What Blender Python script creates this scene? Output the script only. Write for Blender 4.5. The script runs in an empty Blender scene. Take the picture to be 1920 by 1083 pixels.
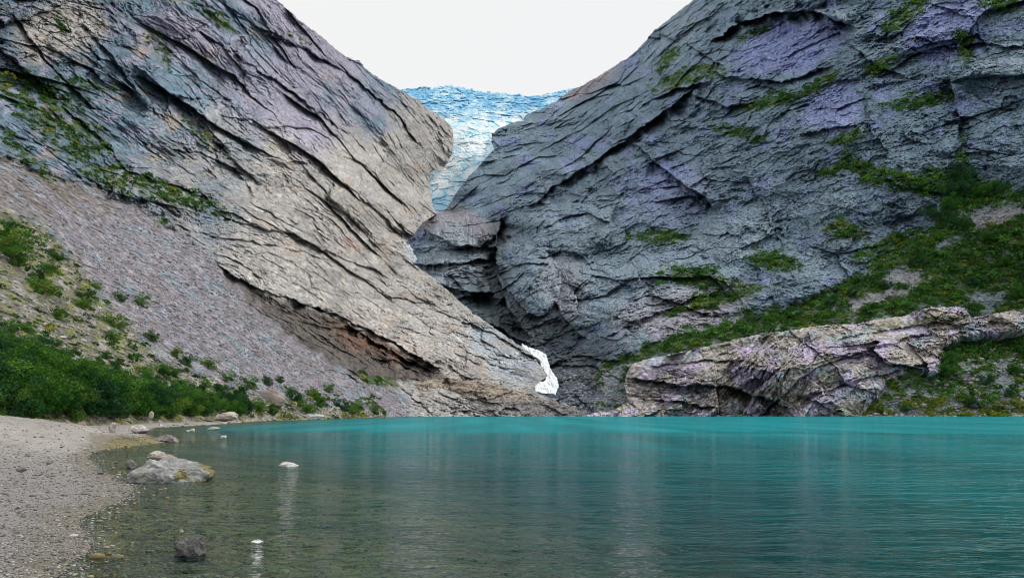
import bpy, math, random
import numpy as np
R = math.radians
rng = np.random.default_rng(7)
random.seed(7)
SC = bpy.context.scene

# ------------------------------------------------------------------ camera, sky, sun, exposure
F = 1280.0; CX = 960.0; HY = 773.0; H = 1.7          # focal length in photo pixels, horizon row, eye height
cam = bpy.data.cameras.new("camera"); co = bpy.data.objects.new("camera", cam)
SC.collection.objects.link(co); SC.camera = co
cam.sensor_width = 36; cam.lens = 36 * F / 1920; cam.shift_y = (HY - 541.5) / 1920
cam.clip_start = 0.3; cam.clip_end = 9000
co.location = (0, 0, H); co.rotation_euler = (R(90), 0, 0)

SUN_EL, SUN_AZ = 50, 62                              # azimuth measured from +Y (view direction) clockwise
w = bpy.data.worlds.new("World"); SC.world = w; w.use_nodes = True
nt = w.node_tree; nt.nodes.clear()
def N(t, ty, **k):
    n = t.nodes.new(ty)
    for a, b in k.items(): setattr(n, a, b)
    return n
out = N(nt, 'ShaderNodeOutputWorld'); bg = N(nt, 'ShaderNodeBackground')
sky = N(nt, 'ShaderNodeTexSky', sky_type='NISHITA', sun_disc=False, sun_elevation=R(SUN_EL), sun_rotation=R(SUN_AZ))
mix = N(nt, 'ShaderNodeMixRGB'); tc = N(nt, 'ShaderNodeTexCoord'); ns = N(nt, 'ShaderNodeTexNoise')
ns.inputs['Scale'].default_value = 1.3; ns.inputs['Detail'].default_value = 5
cr = N(nt, 'ShaderNodeMapRange'); cr.inputs['From Min'].default_value = .3; cr.inputs['From Max'].default_value = .75
cr.inputs['To Min'].default_value = 1.0; cr.inputs['To Max'].default_value = .93
mix.inputs[2].default_value = (9.9, 9.9, 9.9, 1)     # the closed cloud cover
nt.links.new(tc.outputs['Generated'], ns.inputs['Vector']); nt.links.new(ns.outputs['Fac'], cr.inputs['Value'])
nt.links.new(cr.outputs[0], mix.inputs[0]); nt.links.new(sky.outputs[0], mix.inputs[1])
nt.links.new(mix.outputs[0], bg.inputs[0]); bg.inputs[1].default_value = .094
nt.links.new(bg.outputs[0], out.inputs[0])

sl = bpy.data.lights.new("sun", 'SUN'); so = bpy.data.objects.new("sun", sl); SC.collection.objects.link(so)
sl.energy = 2.3; sl.angle = R(9); sl.color = (1, .95, .87)
so.rotation_euler = (R(90 - SUN_EL), 0, R(180 - SUN_AZ))
SC.view_settings.view_transform = 'Standard'; SC.view_settings.look = 'None'
SC.view_settings.gamma = 1; SC.view_settings.exposure = 0.0
SC.cycles.max_bounces = 6; SC.cycles.diffuse_bounces = 3; SC.cycles.transparent_max_bounces = 8
SC.cycles.filter_width = 1.0; SC.cycles.use_denoising = True; SC.cycles.sample_clamp_direct = 1.6; SC.cycles.caustics_reflective = False; SC.cycles.caustics_refractive = False

# ------------------------------------------------------------------ numeric helpers
def hashf(ix, iy, iz, seed):
    h = (ix.astype(np.int64) * 374761393 + iy.astype(np.int64) * 668265263 + iz.astype(np.int64) * 2147483647 + seed * 974634777) & 0xFFFFFFFF
    h = ((h ^ (h >> 13)) * 1274126177) & 0xFFFFFFFF
    h = ((h ^ (h >> 16)) * 2246822519) & 0xFFFFFFFF
    return ((h ^ (h >> 15)) & 0xFFFF).astype(np.float32) / 65535.0
def vnoise(x, y, z=None, seed=0):                     # smooth noise in -1..1
    x0 = np.floor(x); y0 = np.floor(y); fx = (x - x0).astype(np.float32); fy = (y - y0).astype(np.float32)
    if z is None:
        zi = np.zeros_like(x0); g = []
        for dx in (0, 1):
            for dy in (0, 1):
                a = hashf(x0 + dx, y0 + dy, zi, seed) * 6.2831853
                g.append(np.cos(a) * (fx - dx) + np.sin(a) * (fy - dy))
        u = fx * fx * fx * (fx * (fx * 6 - 15) + 10); v = fy * fy * fy * (fy * (fy * 6 - 15) + 10)
        return ((g[0] * (1 - v) + g[1] * v) * (1 - u) + (g[2] * (1 - v) + g[3] * v) * u) * 1.45
    z0 = np.floor(z); fz = (z - z0).astype(np.float32)
    u = fx * fx * (3 - 2 * fx); v = fy * fy * (3 - 2 * fy); s = fz * fz * (3 - 2 * fz); r = 0
    for dx in (0, 1):
        for dy in (0, 1):
            for dz in (0, 1):
                r = r + hashf(x0 + dx, y0 + dy, z0 + dz, seed) * (u if dx else 1 - u) * (v if dy else 1 - v) * (s if dz else 1 - s)
    return r * 2 - 1
def fbm(x, y, o=4, seed=0, gain=.5, ridged=False):
    a = 1; s = 0; t = 0
    for i in range(o):
        n = vnoise(x, y, None, seed + i * 17)
        if ridged: n = 1 - 2 * np.abs(n)
        s = s + a * n; t += a; a *= gain; x = x * 2.03 + 3.7; y = y * 2.03 - 1.3
    return s / t
def cells(x, y, seed=0):                              # broken blocks: (random step, crack nearness, block id)
    x0 = np.floor(x); y0 = np.floor(y); z = np.zeros_like(x0)
    f1 = np.full(x.shape, 9., np.float32); f2 = f1.copy(); off = np.zeros_like(f1); idv = np.zeros_like(f1)
    for dx in (-1, 0, 1):
        for dy in (-1, 0, 1):
            cx = x0 + dx; cy = y0 + dy
            px = cx + hashf(cx, cy, z, seed); py = cy + hashf(cx, cy, z, seed + 1)
            ddx = x - px; ddy = y - py; d = np.sqrt(ddx * ddx + ddy * ddy)
            hh = hashf(cx, cy, z, seed + 2); gx = hashf(cx, cy, z, seed + 3) - .5; gy = hashf(cx, cy, z, seed + 4) - .5
            o = (hh - .5) + ddx * gx * 1.6 + ddy * gy * 1.6
            near = d < f1
            f2 = np.where(near, f1, np.minimum(f2, d)); off = np.where(near, o, off); idv = np.where(near, hh, idv)
            f1 = np.where(near, d, f1)
    return off, f2 - f1, idv
def sstep(a, b, x):
    t = np.clip((x - a) / (b - a), 0, 1); return t * t * (3 - 2 * t)
def poly_sd(x, y, P):                                 # signed distance, positive inside
    P = np.array(P, float); d = np.full(x.shape, 1e9); ins = np.zeros(x.shape, bool)
    for i in range(len(P)):
        ax, ay = P[i]; bx, by = P[(i + 1) % len(P)]; ex, ey = bx - ax, by - ay
        t = np.clip(((x - ax) * ex + (y - ay) * ey) / (ex * ex + ey * ey + 1e-9), 0, 1)
        d = np.minimum(d, np.hypot(x - ax - t * ex, y - ay - t * ey))
        if ay != by: ins ^= ((ay > y) != (by > y)) & (x < ex * (y - ay) / (by - ay) + ax)
    return np.where(ins, d, -d)
def line_sd(x, y, L):                                 # distance to an open line, + above it; and 0..1 along it
    L = np.array(L, float); best = np.full(x.shape, 1e9); sg = np.zeros(x.shape); al = np.zeros(x.shape)
    seg = np.hypot(*(L[1:] - L[:-1]).T); cum = np.r_[0, np.cumsum(seg)]
    for i in range(len(L) - 1):
        ax, ay = L[i]; ex, ey = L[i + 1] - L[i]
        tt = ((x - ax) * ex + (y - ay) * ey) / (ex * ex + ey * ey); t = np.clip(tt, 0, 1)
        d = np.hypot(x - ax - t * ex, y - ay - t * ey); c = ex * (y - ay) - ey * (x - ax)
        if ex < 0: c = -c
        m = d < best; best = np.where(m, d, best); sg = np.where(m, -np.sign(c), sg)
        al = np.where(m, (cum[i] + t * seg[i]) / cum[-1], al)
    return best * sg, al
def rbf(pts, smooth=1e-3):
    P = np.array(pts, float); A = P[:, :2] / 400.; v = np.log(P[:, 2]); n = len(P)
    def ph(d): return np.where(d > 0, d, 0)
    K = ph(np.hypot(A[:, None, 0] - A[None, :, 0], A[:, None, 1] - A[None, :, 1])) + 0
    Q = np.c_[np.ones(n), A]; M = np.zeros((n + 3, n + 3)); M[:n, :n] = K - np.eye(n) * .06; M[:n, n:] = Q; M[n:, :n] = Q.T
    wt = np.linalg.solve(M, np.r_[v, 0, 0, 0])
    def f(x, y):
        x = x / 400.; y = y / 400.; s = wt[n] + wt[n + 1] * x + wt[n + 2] * y
        for i in range(n): s = s + wt[i] * np.hypot(x - A[i, 0], y - A[i, 1])
        return np.exp(s)
    return f
def unproj(x, y, Y): return np.stack([(x - CX) / F * Y, Y, H + (HY - y) / F * Y], -1)

# ------------------------------------------------------------------ object helpers
def tag(o, label=None, cat=None, group=None, kind=None):
    if label: o['label'] = label
    if cat: o['category'] = cat
    if group: o['group'] = group
    if kind: o['kind'] = kind
    return o
def link(o, parent=None):
    SC.collection.objects.link(o)
    if parent: o.parent = parent
    return o
def mesh_np(name, V, Fc, mat=None, cols=None, attrs=None, smooth=False, parent=None, k=None):
    me = bpy.data.meshes.new(name); V = np.asarray(V, np.float32); Fc = np.asarray(Fc, np.int32)
    n = Fc.shape[1]
    me.vertices.add(len(V)); me.vertices.foreach_set('co', V.ravel())
    me.loops.add(Fc.size); me.loops.foreach_set('vertex_index', Fc.ravel())
    me.polygons.add(len(Fc)); me.polygons.foreach_set('loop_start', np.arange(0, Fc.size, n, dtype=np.int32))
    me.polygons.foreach_set('loop_total', np.full(len(Fc), n, np.int32))
    me.polygons.foreach_set('use_smooth', np.full(len(Fc), smooth, bool))
    me.update(calc_edges=True)
    if cols is not None:
        a = me.attributes.new('col', 'FLOAT_COLOR', 'POINT')
        c = np.ones((len(V), 4), np.float32); c[:, :3] = cols; a.data.foreach_set('color', c.ravel())
    for nm, val in (attrs or {}).items():
        a = me.attributes.new(nm, 'FLOAT', 'POINT'); a.data.foreach_set('value', np.asarray(val, np.float32))
    if mat: me.materials.append(mat)
    o = bpy.data.objects.new(name, me); return link(o, parent)

# ------------------------------------------------------------------ materials
def newmat(name):
    m = bpy.data.materials.new(name); m.use_nodes = True
    t = m.node_tree; b = t.nodes['Principled BSDF']; return m, t, b
def L(t, a, b): t.links.new(a, b)
def rock_mat(name, scale=1.0, rough=.85, bump=.6, var=.5):
    m, t, b = newmat(name)
    at = N(t, 'ShaderNodeAttribute', attribute_name='col'); tc = N(t, 'ShaderNodeTexCoord')
    n1 = N(t, 'ShaderNodeTexNoise'); n1.inputs['Scale'].default_value = .9 * scale; n1.inputs['Detail'].default_value = 7; n1.inputs['Roughness'].default_value = .65
    L(t, tc.outputs['Object'], n1.inputs['Vector'])
    mr = N(t, 'ShaderNodeMapRange'); mr.inputs['From Min'].default_value = .3; mr.inputs['From Max'].default_value = .7
    mr.inputs['To Min'].default_value = 1 - var; mr.inputs['To Max'].default_value = 1 + var
    L(t, n1.outputs['Fac'], mr.inputs['Value'])
    mu = N(t, 'ShaderNodeVectorMath', operation='SCALE'); L(t, at.outputs['Color'], mu.inputs[0]); L(t, mr.outputs[0], mu.inputs['Scale'])
    L(t, mu.outputs[0], b.inputs['Base Color'])
    b.inputs['Roughness'].default_value = rough; b.inputs['Specular IOR Level'].default_value = .25
    bp = N(t, 'ShaderNodeBump'); bp.inputs['Strength'].default_value = bump; bp.inputs['Distance'].default_value = .8 / scale
    L(t, n1.outputs['Fac'], bp.inputs['Height']); L(t, bp.outputs[0], b.inputs['Normal'])
    return m
M_CLIFF = rock_mat('cliff_rock', .55, .85, .9, .85)
M_BOULDER = rock_mat('boulder_rock', 5, .7, .7, .45)
M_GROUND = rock_mat('beach_gravel', 18, .9, .6, .3)
M_PEB = rock_mat('pebble_stone', 30, .6, .3, .25)
def leaf_mat(name, c, trans=.25):
    m, t, b = newmat(name)
    at = N(t, 'ShaderNodeAttribute', attribute_name='col'); L(t, at.outputs['Color'], b.inputs['Base Color'])
    b.inputs['Roughness'].default_value = .7; b.inputs['Specular IOR Level'].default_value = .12
    tr = N(t, 'ShaderNodeBsdfTranslucent'); L(t, at.outputs['Color'], tr.inputs['Color'])
    mx = N(t, 'ShaderNodeMixShader'); mx.inputs[0].default_value = trans
    L(t, b.outputs[0], mx.inputs[1]); L(t, tr.outputs[0], mx.inputs[2]); L(t, mx.outputs[0], t.nodes['Material Output'].inputs[0])
    return m
M_LEAF = leaf_mat('leaf_green', None)
m, t, b = newmat('bark'); b.inputs['Base Color'].default_value = (.12, .10, .08, 1); b.inputs['Roughness'].default_value = .9; M_BARK = m
nz = N(t, 'ShaderNodeTexNoise'); nz.inputs['Scale'].default_value = 9; rp = N(t, 'ShaderNodeValToRGB')
rp.color_ramp.elements[0].color = (.05, .04, .03, 1); rp.color_ramp.elements[1].color = (.22, .19, .16, 1)
L(t, nz.outputs['Fac'], rp.inputs[0]); L(t, rp.outputs[0], b.inputs['Base Color'])
M_ICE = rock_mat('glacier_ice', .25, .5, .5, .12)

# ------------------------------------------------------------------ relief sheets (every point has its own true distance)
def sheet(name, poly, depth, step, shape, mat, curl=5, curl_k=1.3, edge_noise=3.5, back=.12, smooth=False):
    P = np.array(poly); x0, y0 = P.min(0) - 4; x1, y1 = P.max(0) + 4
    xs = np.arange(x0, x1, step); ys = np.arange(y0, y1, step)
    gx, gy = np.meshgrid(xs, ys)
    sd = poly_sd(gx, gy, poly) + edge_noise * fbm(gx / 15, gy / 15, 5, 5, .68)
    Y0 = depth(gx, gy)
    Y, col = shape(gx, gy, Y0)
    if curl:
        q = np.clip(1 - sd / curl, 0, 1); Y = Y + (1 - np.sqrt(np.clip(1 - q * q, 0, 1))) * curl * curl_k * Y / F
    V = unproj(gx, gy, Y)
    ins = sd > 0; ny, nx = gx.shape
    q = ins[:-1, :-1] & ins[1:, :-1] & ins[:-1, 1:] & ins[1:, 1:]
    idx = np.arange(ny * nx).reshape(ny, nx)
    a = idx[:-1, :-1][q]; b_ = idx[:-1, 1:][q]; c = idx[1:, 1:][q]; d = idx[1:, :-1][q]
    Fc = np.stack([a, d, c, b_], -1)
    # the rock goes on behind its outline: a rim of faces running back from every border edge
    E = np.concatenate([Fc[:, [0, 1]], Fc[:, [1, 2]], Fc[:, [2, 3]], Fc[:, [3, 0]]])
    key = E[:, 0].astype(np.int64) * (ny * nx) + E[:, 1]; rev = E[:, 1].astype(np.int64) * (ny * nx) + E[:, 0]
    bd = E[~np.isin(key, rev)]
    Vf = V.reshape(-1, 3); cf = col.reshape(-1, 3)
    used = np.unique(Fc); mp = np.full(ny * nx, -1); mp[used] = np.arange(len(used))
    bu = np.unique(bd); mb = np.full(ny * nx, -1); mb[bu] = len(used) + np.arange(len(bu))
    VB = Vf[bu].copy(); s = 1 + back; cmp_ = np.array([0, 0, H]); VB = (VB - cmp_) * s + cmp_; pass
    V2 = np.concatenate([Vf[used], VB]); C2 = np.concatenate([cf[used], cf[bu]])
    F2 = np.concatenate([mp[Fc], np.stack([mp[bd[:, 1]], mp[bd[:, 0]], mb[bd[:, 0]], mb[bd[:, 1]]], -1)])
    return mesh_np(name, V2, F2, mat, C2, smooth=smooth)

def lerp(a, b, t): return a + (b - a) * t[..., None]
def C(*c): return np.array(c, float)
def ell(x, y, cx, cy, rx, ry, ang=0, soft=.35, nz=None):  # soft blob mask
    a = R(ang); dx = x - cx; dy = y - cy
    u = (dx * math.cos(a) + dy * math.sin(a)) / rx; v = (-dx * math.sin(a) + dy * math.cos(a)) / ry
    d = np.hypot(u, v)
    if nz is not None: d = d + nz
    return 1 - sstep(1 - soft, 1 + soft, d)

def strokes(x, y, S, Y0, gain=3.2):
    """ledges and cracks: (line, lip height px, lip fade px, undercut px, undercut fade px)"""
    out = np.zeros(x.shape)
    wob = 10 * fbm(x / 36, y / 36, 5, 91, .62); wob2 = 10 * fbm(x / 36, y / 36, 5, 92, .62); brk = .55 + .9 * fbm(x / 30, y / 30, 3, 93)
    for Ln, up, fu, dn, fd in S:
        Lx = [p[0] for p in Ln]; Ly = [p[1] for p in Ln]; mg = 3.2 * max(fu, fd) + 12
        m = (x > min(Lx) - mg) & (x < max(Lx) + mg) & (y > min(Ly) - mg) & (y < max(Ly) + mg)
        if not m.any(): continue
        s, al = line_sd(x[m] + wob[m], y[m] + wob2[m], Ln)
        env = sstep(0, .12, al) * (1 - sstep(.88, 1, al))
        t = sstep(-1.2, 1.2, s)
        v = -up * np.exp(-np.maximum(s, 0) / fu) * t + dn * np.exp(-np.maximum(-s, 0) / fd) * (1 - t)
        out[m] += v * env * np.clip(brk[m], 0, 1.2)
    return out * gain * Y0 / F

def zoned_relief(x, y, Y0, zones, seed):
    """the bedding turns from one rock body to the next: zones = (centre x, centre y, bedding angle, stretch)"""
    nx = 45 * fbm(x / 70, y / 70, 4, seed + 801); ny = 45 * fbm(x / 70, y / 70, 4, seed + 802)
    W = np.stack([-(((x + nx - cx) ** 2 + (y + ny - cy) ** 2) / 5200) for cx, cy, _, _ in zones]); W = np.exp(W - W.max(0)); W /= W.sum(0)
    acc = [np.zeros(x.shape) for _ in range(9)]; tot = np.zeros(x.shape)
    for k, (cx, cy, an, st) in enumerate(zones):
        m = W[k] > .03
        if not m.any(): continue
        r = rock_relief(x[m], y[m], Y0[m], R(an), st, seed)
        for j, v in enumerate(list(r[:5]) + list(r[5])): acc[j][m] += v * W[k][m]
        tot[m] += W[k][m]
    tot = np.maximum(tot, .2); acc = [a / tot for a in acc[:5]] + [a / tot for a in acc[5:]]
    return acc[0], acc[1], acc[2], acc[3], acc[4], tuple(acc[5:])
def rock_relief(x, y, Y0, angf, stretch, seed, amp=1.0, zoom=1.0):
    """fracture relief in metres, blocks drawn out along the bedding direction"""
    zm = zoom * (620 / Y0) ** .35
    X = (x - CX) / F * Y0 * zm; Z = ((HY - y) / F * Y0 + .35 * Y0) * zm
    wx = 9 * fbm(X / 45, Z / 45, 6, seed + 50, .62); wz = 9 * fbm(X / 45, Z / 45, 6, seed + 60, .62)
    X = X + wx; Z = Z + wz; a = angf
    ca, sa = np.cos(a), np.sin(a); U = X * ca - Z * sa; Wv = X * sa + Z * ca      # U along bedding, W across
    d = np.zeros(x.shape); crack = np.zeros(x.shape); hue = np.zeros(x.shape)
    cb, sb = np.cos(a + R(62)), np.sin(a + R(62)); U2 = X * cb - Z * sb; W2 = X * sb + Z * cb
    calm = sstep(-.35, .35, fbm(X / 85, Z / 85, 3, seed + 90))        # massive faces here, broken rock there
    calm = sstep(-.3, .4, fbm(X / 85, Z / 85, 4, seed + 90))        # 0 = massive polished face, 1 = broken rock
    for k, (uu, ww, sc, am, st) in enumerate(((U, Wv, 78, 20, stretch), (U2, W2, 50, 13, 1.3), (U, Wv, 27, 8, stretch * .8), (U2, W2, 15, 4.6, 1.2), (U, Wv, 9.5, 2.9, stretch * .7), (U2, W2, 5.5, 1.7, 1.2), (U, Wv, 3.4, 1.0, 1.3))):
        o, e, i = cells(uu / (sc * st * .8) + k * 3.1, ww / (sc * .66) - k * 5.7, seed + k * 7)
        gate = sstep(-.3, .35, vnoise(X / (sc * 2.2) + k, Z / (sc * 2.2), None, seed + 70 + k)) * (1 if sc > 20 else .2 + .8 * calm)
        d += o * am * (.22 + .78 * gate); cw = (1 - sstep(0, .045 if sc > 12 else .07, e)) * (.25 + .75 * gate)
        d += cw * am * .14; crack += cw * (.45 if sc > 20 else .22); hue += (i - .5) * (.45 if sc > 20 else .22)
    for k, (lu, lw, dep_) in enumerate(((34, 11, 3.6), (15, 5.5, 1.9), (7, 3.0, .9))):      # open joints running with the bedding
        jn = np.abs(fbm(U / (lu * stretch * .6), Wv / lw, 4, seed + 300 + k * 9, .55)); gt = sstep(-.15, .3, vnoise(X / (lw * 3.5), Z / (lw * 3.5), None, seed + 330 + k))
        ln = (1 - sstep(0, .045, jn)) * gt; d += ln * dep_; crack += ln * (.75, .55, .4)[k]
        d += np.where(fbm(U / (lu * stretch * .6), Wv / lw, 4, seed + 300 + k * 9, .55) > 0, 1, -1) * dep_ * .45 * gt
    f = fbm(U / (34 * stretch), Wv / 22, 6, seed + 5, .56); d -= f * (8 + 5 * calm)
    g = fbm(U / (11 * stretch), Wv / 5, 4, seed + 6, .66, True); d -= g * 2.2 * (.35 + calm)
    h = fbm(X / 3.4, Z / 2.8, 3, seed + 8, .8); d += h * 2.3 * (.55 + .6 * calm)
    d += fbm(X / 120, Z / 120, 3, seed + 7) * 38
    return d * amp / zm ** .6, crack, hue, f, g, (U, Wv, X, Z)

# ================================================================== LEFT MOUNTAIN
LEFT_POLY = [(-220, 810), (-220, -60), (468, -60), (490, -30), (520, 0), (560, 36), (600, 66), (640, 99), (655, 108), (676, 113), (684, 127), (714, 148), (751, 168), (775, 182), (799, 199), (832, 222), (849, 240),
             (851, 262), (849, 286), (841, 304), (832, 317), (817, 318), (806, 322), (807, 350), (812, 386), (820, 402), (800, 414), (787, 424), (778, 440), (765, 452), (758, 460), (762, 480), (776, 494), (818, 523), (849, 551),
             (869, 570), (927, 613), (977, 648), (1001, 665), (1008, 676), (1020, 692), (1028, 706), (1010, 718), (1006, 730), (1051, 750), (1086, 768), (1104, 782), (1110, 810)]
dL = rbf([(-60, 0, 310), (0, 0, 330), (0, 150, 270), (0, 300, 200), (0, 450, 130), (0, 600, 84), (0, 700, 68), (0, 790, 60),
          (200, 0, 410), (200, 150, 360), (200, 300, 300), (200, 450, 210), (200, 600, 130), (200, 700, 95), (200, 790, 78),
          (400, 0, 520), (400, 150, 480), (400, 300, 400), (400, 400, 340), (400, 500, 262), (400, 600, 200), (400, 700, 150), (400, 790, 112),
          (520, 0, 660), (640, 100, 830), (600, 200, 620), (600, 300, 520), (600, 400, 440), (600, 500, 370), (600, 600, 315), (600, 700, 245), (600, 790, 165),
          (750, 166, 1010), (850, 240, 1150), (750, 300, 800), (800, 400, 800), (830, 310, 1050), (750, 500, 560), (750, 600, 420), (750, 700, 330), (750, 778, 280),
          (850, 550, 560), (850, 650, 420), (850, 778, 305), (950, 630, 480), (1000, 700, 390), (1000, 778, 312), (1090, 775, 318), (-60, 600, 76), (-220, 600, 60), (-220, 790, 50), (-220, 300, 150), (-220, 0, 250)])
SCREE = [(-230, 200), (-70, 285), (0, 292), (90, 322), (180, 352), (270, 385), (330, 425), (385, 470), (420, 520), (480, 575), (550, 635), (640, 695), (720, 722), (760, 745), (770, 800), (560, 800), (500, 745), (400, 715), (300, 668), (230, 600), (150, 500), (90, 430), (40, 400), (-70, 380), (-230, 300)]
MORAINE = [(-230, 300), (-70, 375), (40, 400), (90, 430), (150, 500), (230, 600), (300, 668), (400, 715), (500, 745), (560, 762), (720, 772), (720, 812), (-230, 812)]
L_STROKES = [
    ([(392, 478), (430, 512), (480, 540), (560, 566), (640, 594), (720, 634), (790, 672), (850, 706)], 15, 60, 26, 40),
    ([(300, 372), (400, 402), (520, 436), (640, 480), (730, 520), (800, 566), (870, 600)], 6, 40, 9, 14),
    ([(340, 432), (450, 450), (560, 470), (660, 500)], 5, 24, 7, 10),
    ([(236, 110), (332, 185), (400, 260), (470, 330), (520, 372)], 9, 50, 14, 24),
    ([(340, 37), (443, 103), (560, 180), (640, 240), (700, 300)], 8, 44, 13, 20),
    ([(406, 11), (535, 74), (640, 130), (745, 215), (800, 292)], 9, 36, 14, 26),
    ([(314, 277), (380, 290), (443, 314), (480, 372)], 8, 30, 12, 18),
    ([(100, 190), (180, 250), (240, 320), (330, 352), (420, 378)], 8, 40, 12, 20),
    ([(640, 340), (690, 380), (745, 432), (760, 452)], 5, 30, 10, 14),
    ([(640, 500), (740, 560), (830, 570), (862, 572)], 6, 30, 9, 16),
    ([(560, 300), (620, 370), (680, 430), (720, 470)], 5, 26, 8, 12),
    ([(480, 60), (560, 84), (620, 120)], 5, 18, 8, 12),
    ([(20, 20), (60, 80), (120, 150), (200, 220)], 8, 40, 12, 18),
    ([(700, 680), (770, 710), (850, 712), (930, 730), (1000, 742)], 7, 22, 8, 10),
    ([(850, 640), (920, 680), (1000, 712)], 4, 24, 6, 8),
    ([(150, 40), (230, 130), (280, 210)], 7, 30, 10, 20),
    ([(640, 600), (700, 640), (760, 672), (830, 704)], 2, 20, 26, 40), ([(690, 668), (740, 676), (790, 700)], 2, 20, 22, 26), ([(400, 470), (398, 500), (420, 530)], 3, 12, 6, 16),
    ([(790, 205), (820, 240), (838, 300)], 5, 14, 7, 10),
    ([(420, 540), (500, 600), (580, 650), (660, 700)], 5, 16, 0, 10),
]
BEIGE, SLATE, PINK, BROWN, RUST = C(.43, .41, .385), C(.115, .18, .245), C(.36, .33, .42), C(.16, .13, .105), C(.36, .17, .10)
MOSS, MOSSY, DARKW = C(.045, .085, .02), C(.22, .24, .03), C(.06, .07, .085)
LZONES = [(420, 180, 40, 2.0), (100, 60, 66, 1.6), (620, 480, 29, 2.3), (770, 280, 50, 1.8), (160, 300, 36, 2.0), (900, 660, 34, 2.0), (600, 230, 46, 2.0), (820, 500, 38, 1.7), (560, 40, 42, 2.2), (690, 640, 26, 2.4)]
def left_shape(x, y, Y0):
    nA = fbm(x / 90, y / 90, 4, 11) * .55; nB = fbm(x / 26, y / 26, 4, 12); nC = fbm(x / 8, y / 8, 3, 13)
    ang = R(36) + R(8) * np.clip((300 - y) / 300, -1, 1) + R(-10) * sstep(350, 700, x) * sstep(350, 600, y)
    d, crack, hue, f, g, (U, Wv, X, Z) = zoned_relief(x, y, Y0, LZONES, 100)
    scree = sstep(-12, 12, poly_sd(x, y, SCREE) + 22 * nB); mor = sstep(-14, 14, poly_sd(x, y, MORAINE) + 20 * nB)
    loose = np.maximum(scree, mor)
    near = np.clip(Y0 / 420, .28, 1.15) ** .45
    rel = d * near
    bed = .9 * fbm(X / 26, Z / 5, 4, 140) + .45 * fbm(X / 2.2, Z / 1.6, 3, 141, .7)
    o, e, i = cells(X / 1.7, Z / 1.5, 150); stones = -np.maximum(0, i - .62) * 3.2 * np.clip(1 - (.5 - e) * 1.2, 0, 1)
    rel = rel * (1 - .93 * loose) + loose * (bed * .8 + stones * 1.6 * near + 1.2 * fbm((x + y) / 120, (y - .78 * x) / 10, 4, 160) * near)
    Y = Y0 + rel + strokes(x, y, L_STROKES, Y0, 2.3) * (1 - .7 * loose)
    # rock colour zones
    warm = np.clip(ell(x, y, 720, 560, 420, 175, 32, .5, nA) + ell(x, y, 790, 290, 70, 130, 10, .5, nA) + ell(x, y, 115, 60, 55, 75, 70, .4, nA) + ell(x, y, 720, 400, 190, 110, 30, .5, nA), 0, 1)
    pink = np.clip(ell(x, y, 590, 270, 240, 70, 48, .6, nA) + ell(x, y, 560, 60, 190, 45, 42, .6, nA) + ell(x, y, 330, 80, 70, 45, 20, .5, nA) * .8, 0, 1)
    c = np.broadcast_to(SLATE, x.shape + (3,)).copy(); tl = sstep(330, 60, x) * sstep(260, 120, y)
    c = lerp(c, C(.19, .28, .36), np.clip(.45 + nB * 1.3, 0, 1))
    c = lerp(c, C(.33, .28, .235), np.clip(sstep(.15, .45, fbm(x / 60, y / 40, 4, 21)) * .8, 0, 1))
    c = lerp(c, C(.10, .14, .185), tl * .7 * sstep(-.4, .2, nB)); c = lerp(c, C(.05, .07, .10), tl * sstep(.0, .5, fbm(x / 9, y / 110, 3, 36)) * .7)
    c = lerp(c, PINK, pink * .85); c = lerp(c, BEIGE, warm * .95)
    c = lerp(c, C(.33, .40, .46), np.clip(ell(x, y, 930, 655, 95, 36, 36, .5, nA * 1.4), 0, 1) * .8)
    c = lerp(c, RUST, np.clip(.25 * ell(x, y, 690, 610, 110, 26, 24, .5, nA * 1.6) + .6 * ell(x, y, 650, 455, 26, 12, 40, .5, nA), 0, 1) * sstep(-.3, .3, nB) * .8)
    c = lerp(c, C(.34, .32, .42), sstep(.1, .35, fbm(x / 34, y / 26, 3, 24)) * .6 * (1 - warm * .6)); c = lerp(c, C(.30, .29, .28), warm * sstep(0, .35, fbm(x / 50, y / 30, 4, 25)) * .75); c = lerp(c, C(.56, .53, .50), warm * sstep(.1, .4, fbm(x / 30 + y / 60, (y - .55 * x) / 11, 4, 27)) * .7); c = lerp(c, C(.40, .33, .27), warm * sstep(.15, .45, fbm(x / 44, y / 30, 3, 28)) * .55)
    # brown rusty wall under the slab, overhang shade painted into its colour
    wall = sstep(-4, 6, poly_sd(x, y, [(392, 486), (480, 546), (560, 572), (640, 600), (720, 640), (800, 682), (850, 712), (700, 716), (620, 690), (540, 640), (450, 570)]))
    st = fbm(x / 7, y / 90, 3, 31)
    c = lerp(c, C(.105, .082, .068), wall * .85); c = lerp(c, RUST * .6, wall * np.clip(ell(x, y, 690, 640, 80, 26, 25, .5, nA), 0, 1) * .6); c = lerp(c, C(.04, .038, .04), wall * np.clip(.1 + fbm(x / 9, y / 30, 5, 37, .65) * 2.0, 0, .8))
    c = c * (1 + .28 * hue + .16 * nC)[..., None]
    # brown-black lichen streaks along the bedding
    c = lerp(c, C(.075, .075, .08), np.clip(sstep(.15, .6, fbm(U / 24, Wv / 6.0, 5, 33, .68)) * .8, 0, 1) * (1 - loose))
    c = lerp(c, C(.05, .055, .06), np.clip(crack, 0, 1) * .5 * (1 - loose))  # shade inside the cracks, darkened into the rock colour
    # loose ground
    fl = y - .78 * x
    cs = lerp(np.broadcast_to(C(.265, .253, .30), c.shape), C(.17, .145, .12), np.clip(.25 + 1.5 * fbm((x + y) / 190, fl / 15, 5, 41, .6) * .6 + .5 * sstep(470, 330, y) * sstep(420, 200, x), 0, 1))
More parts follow.
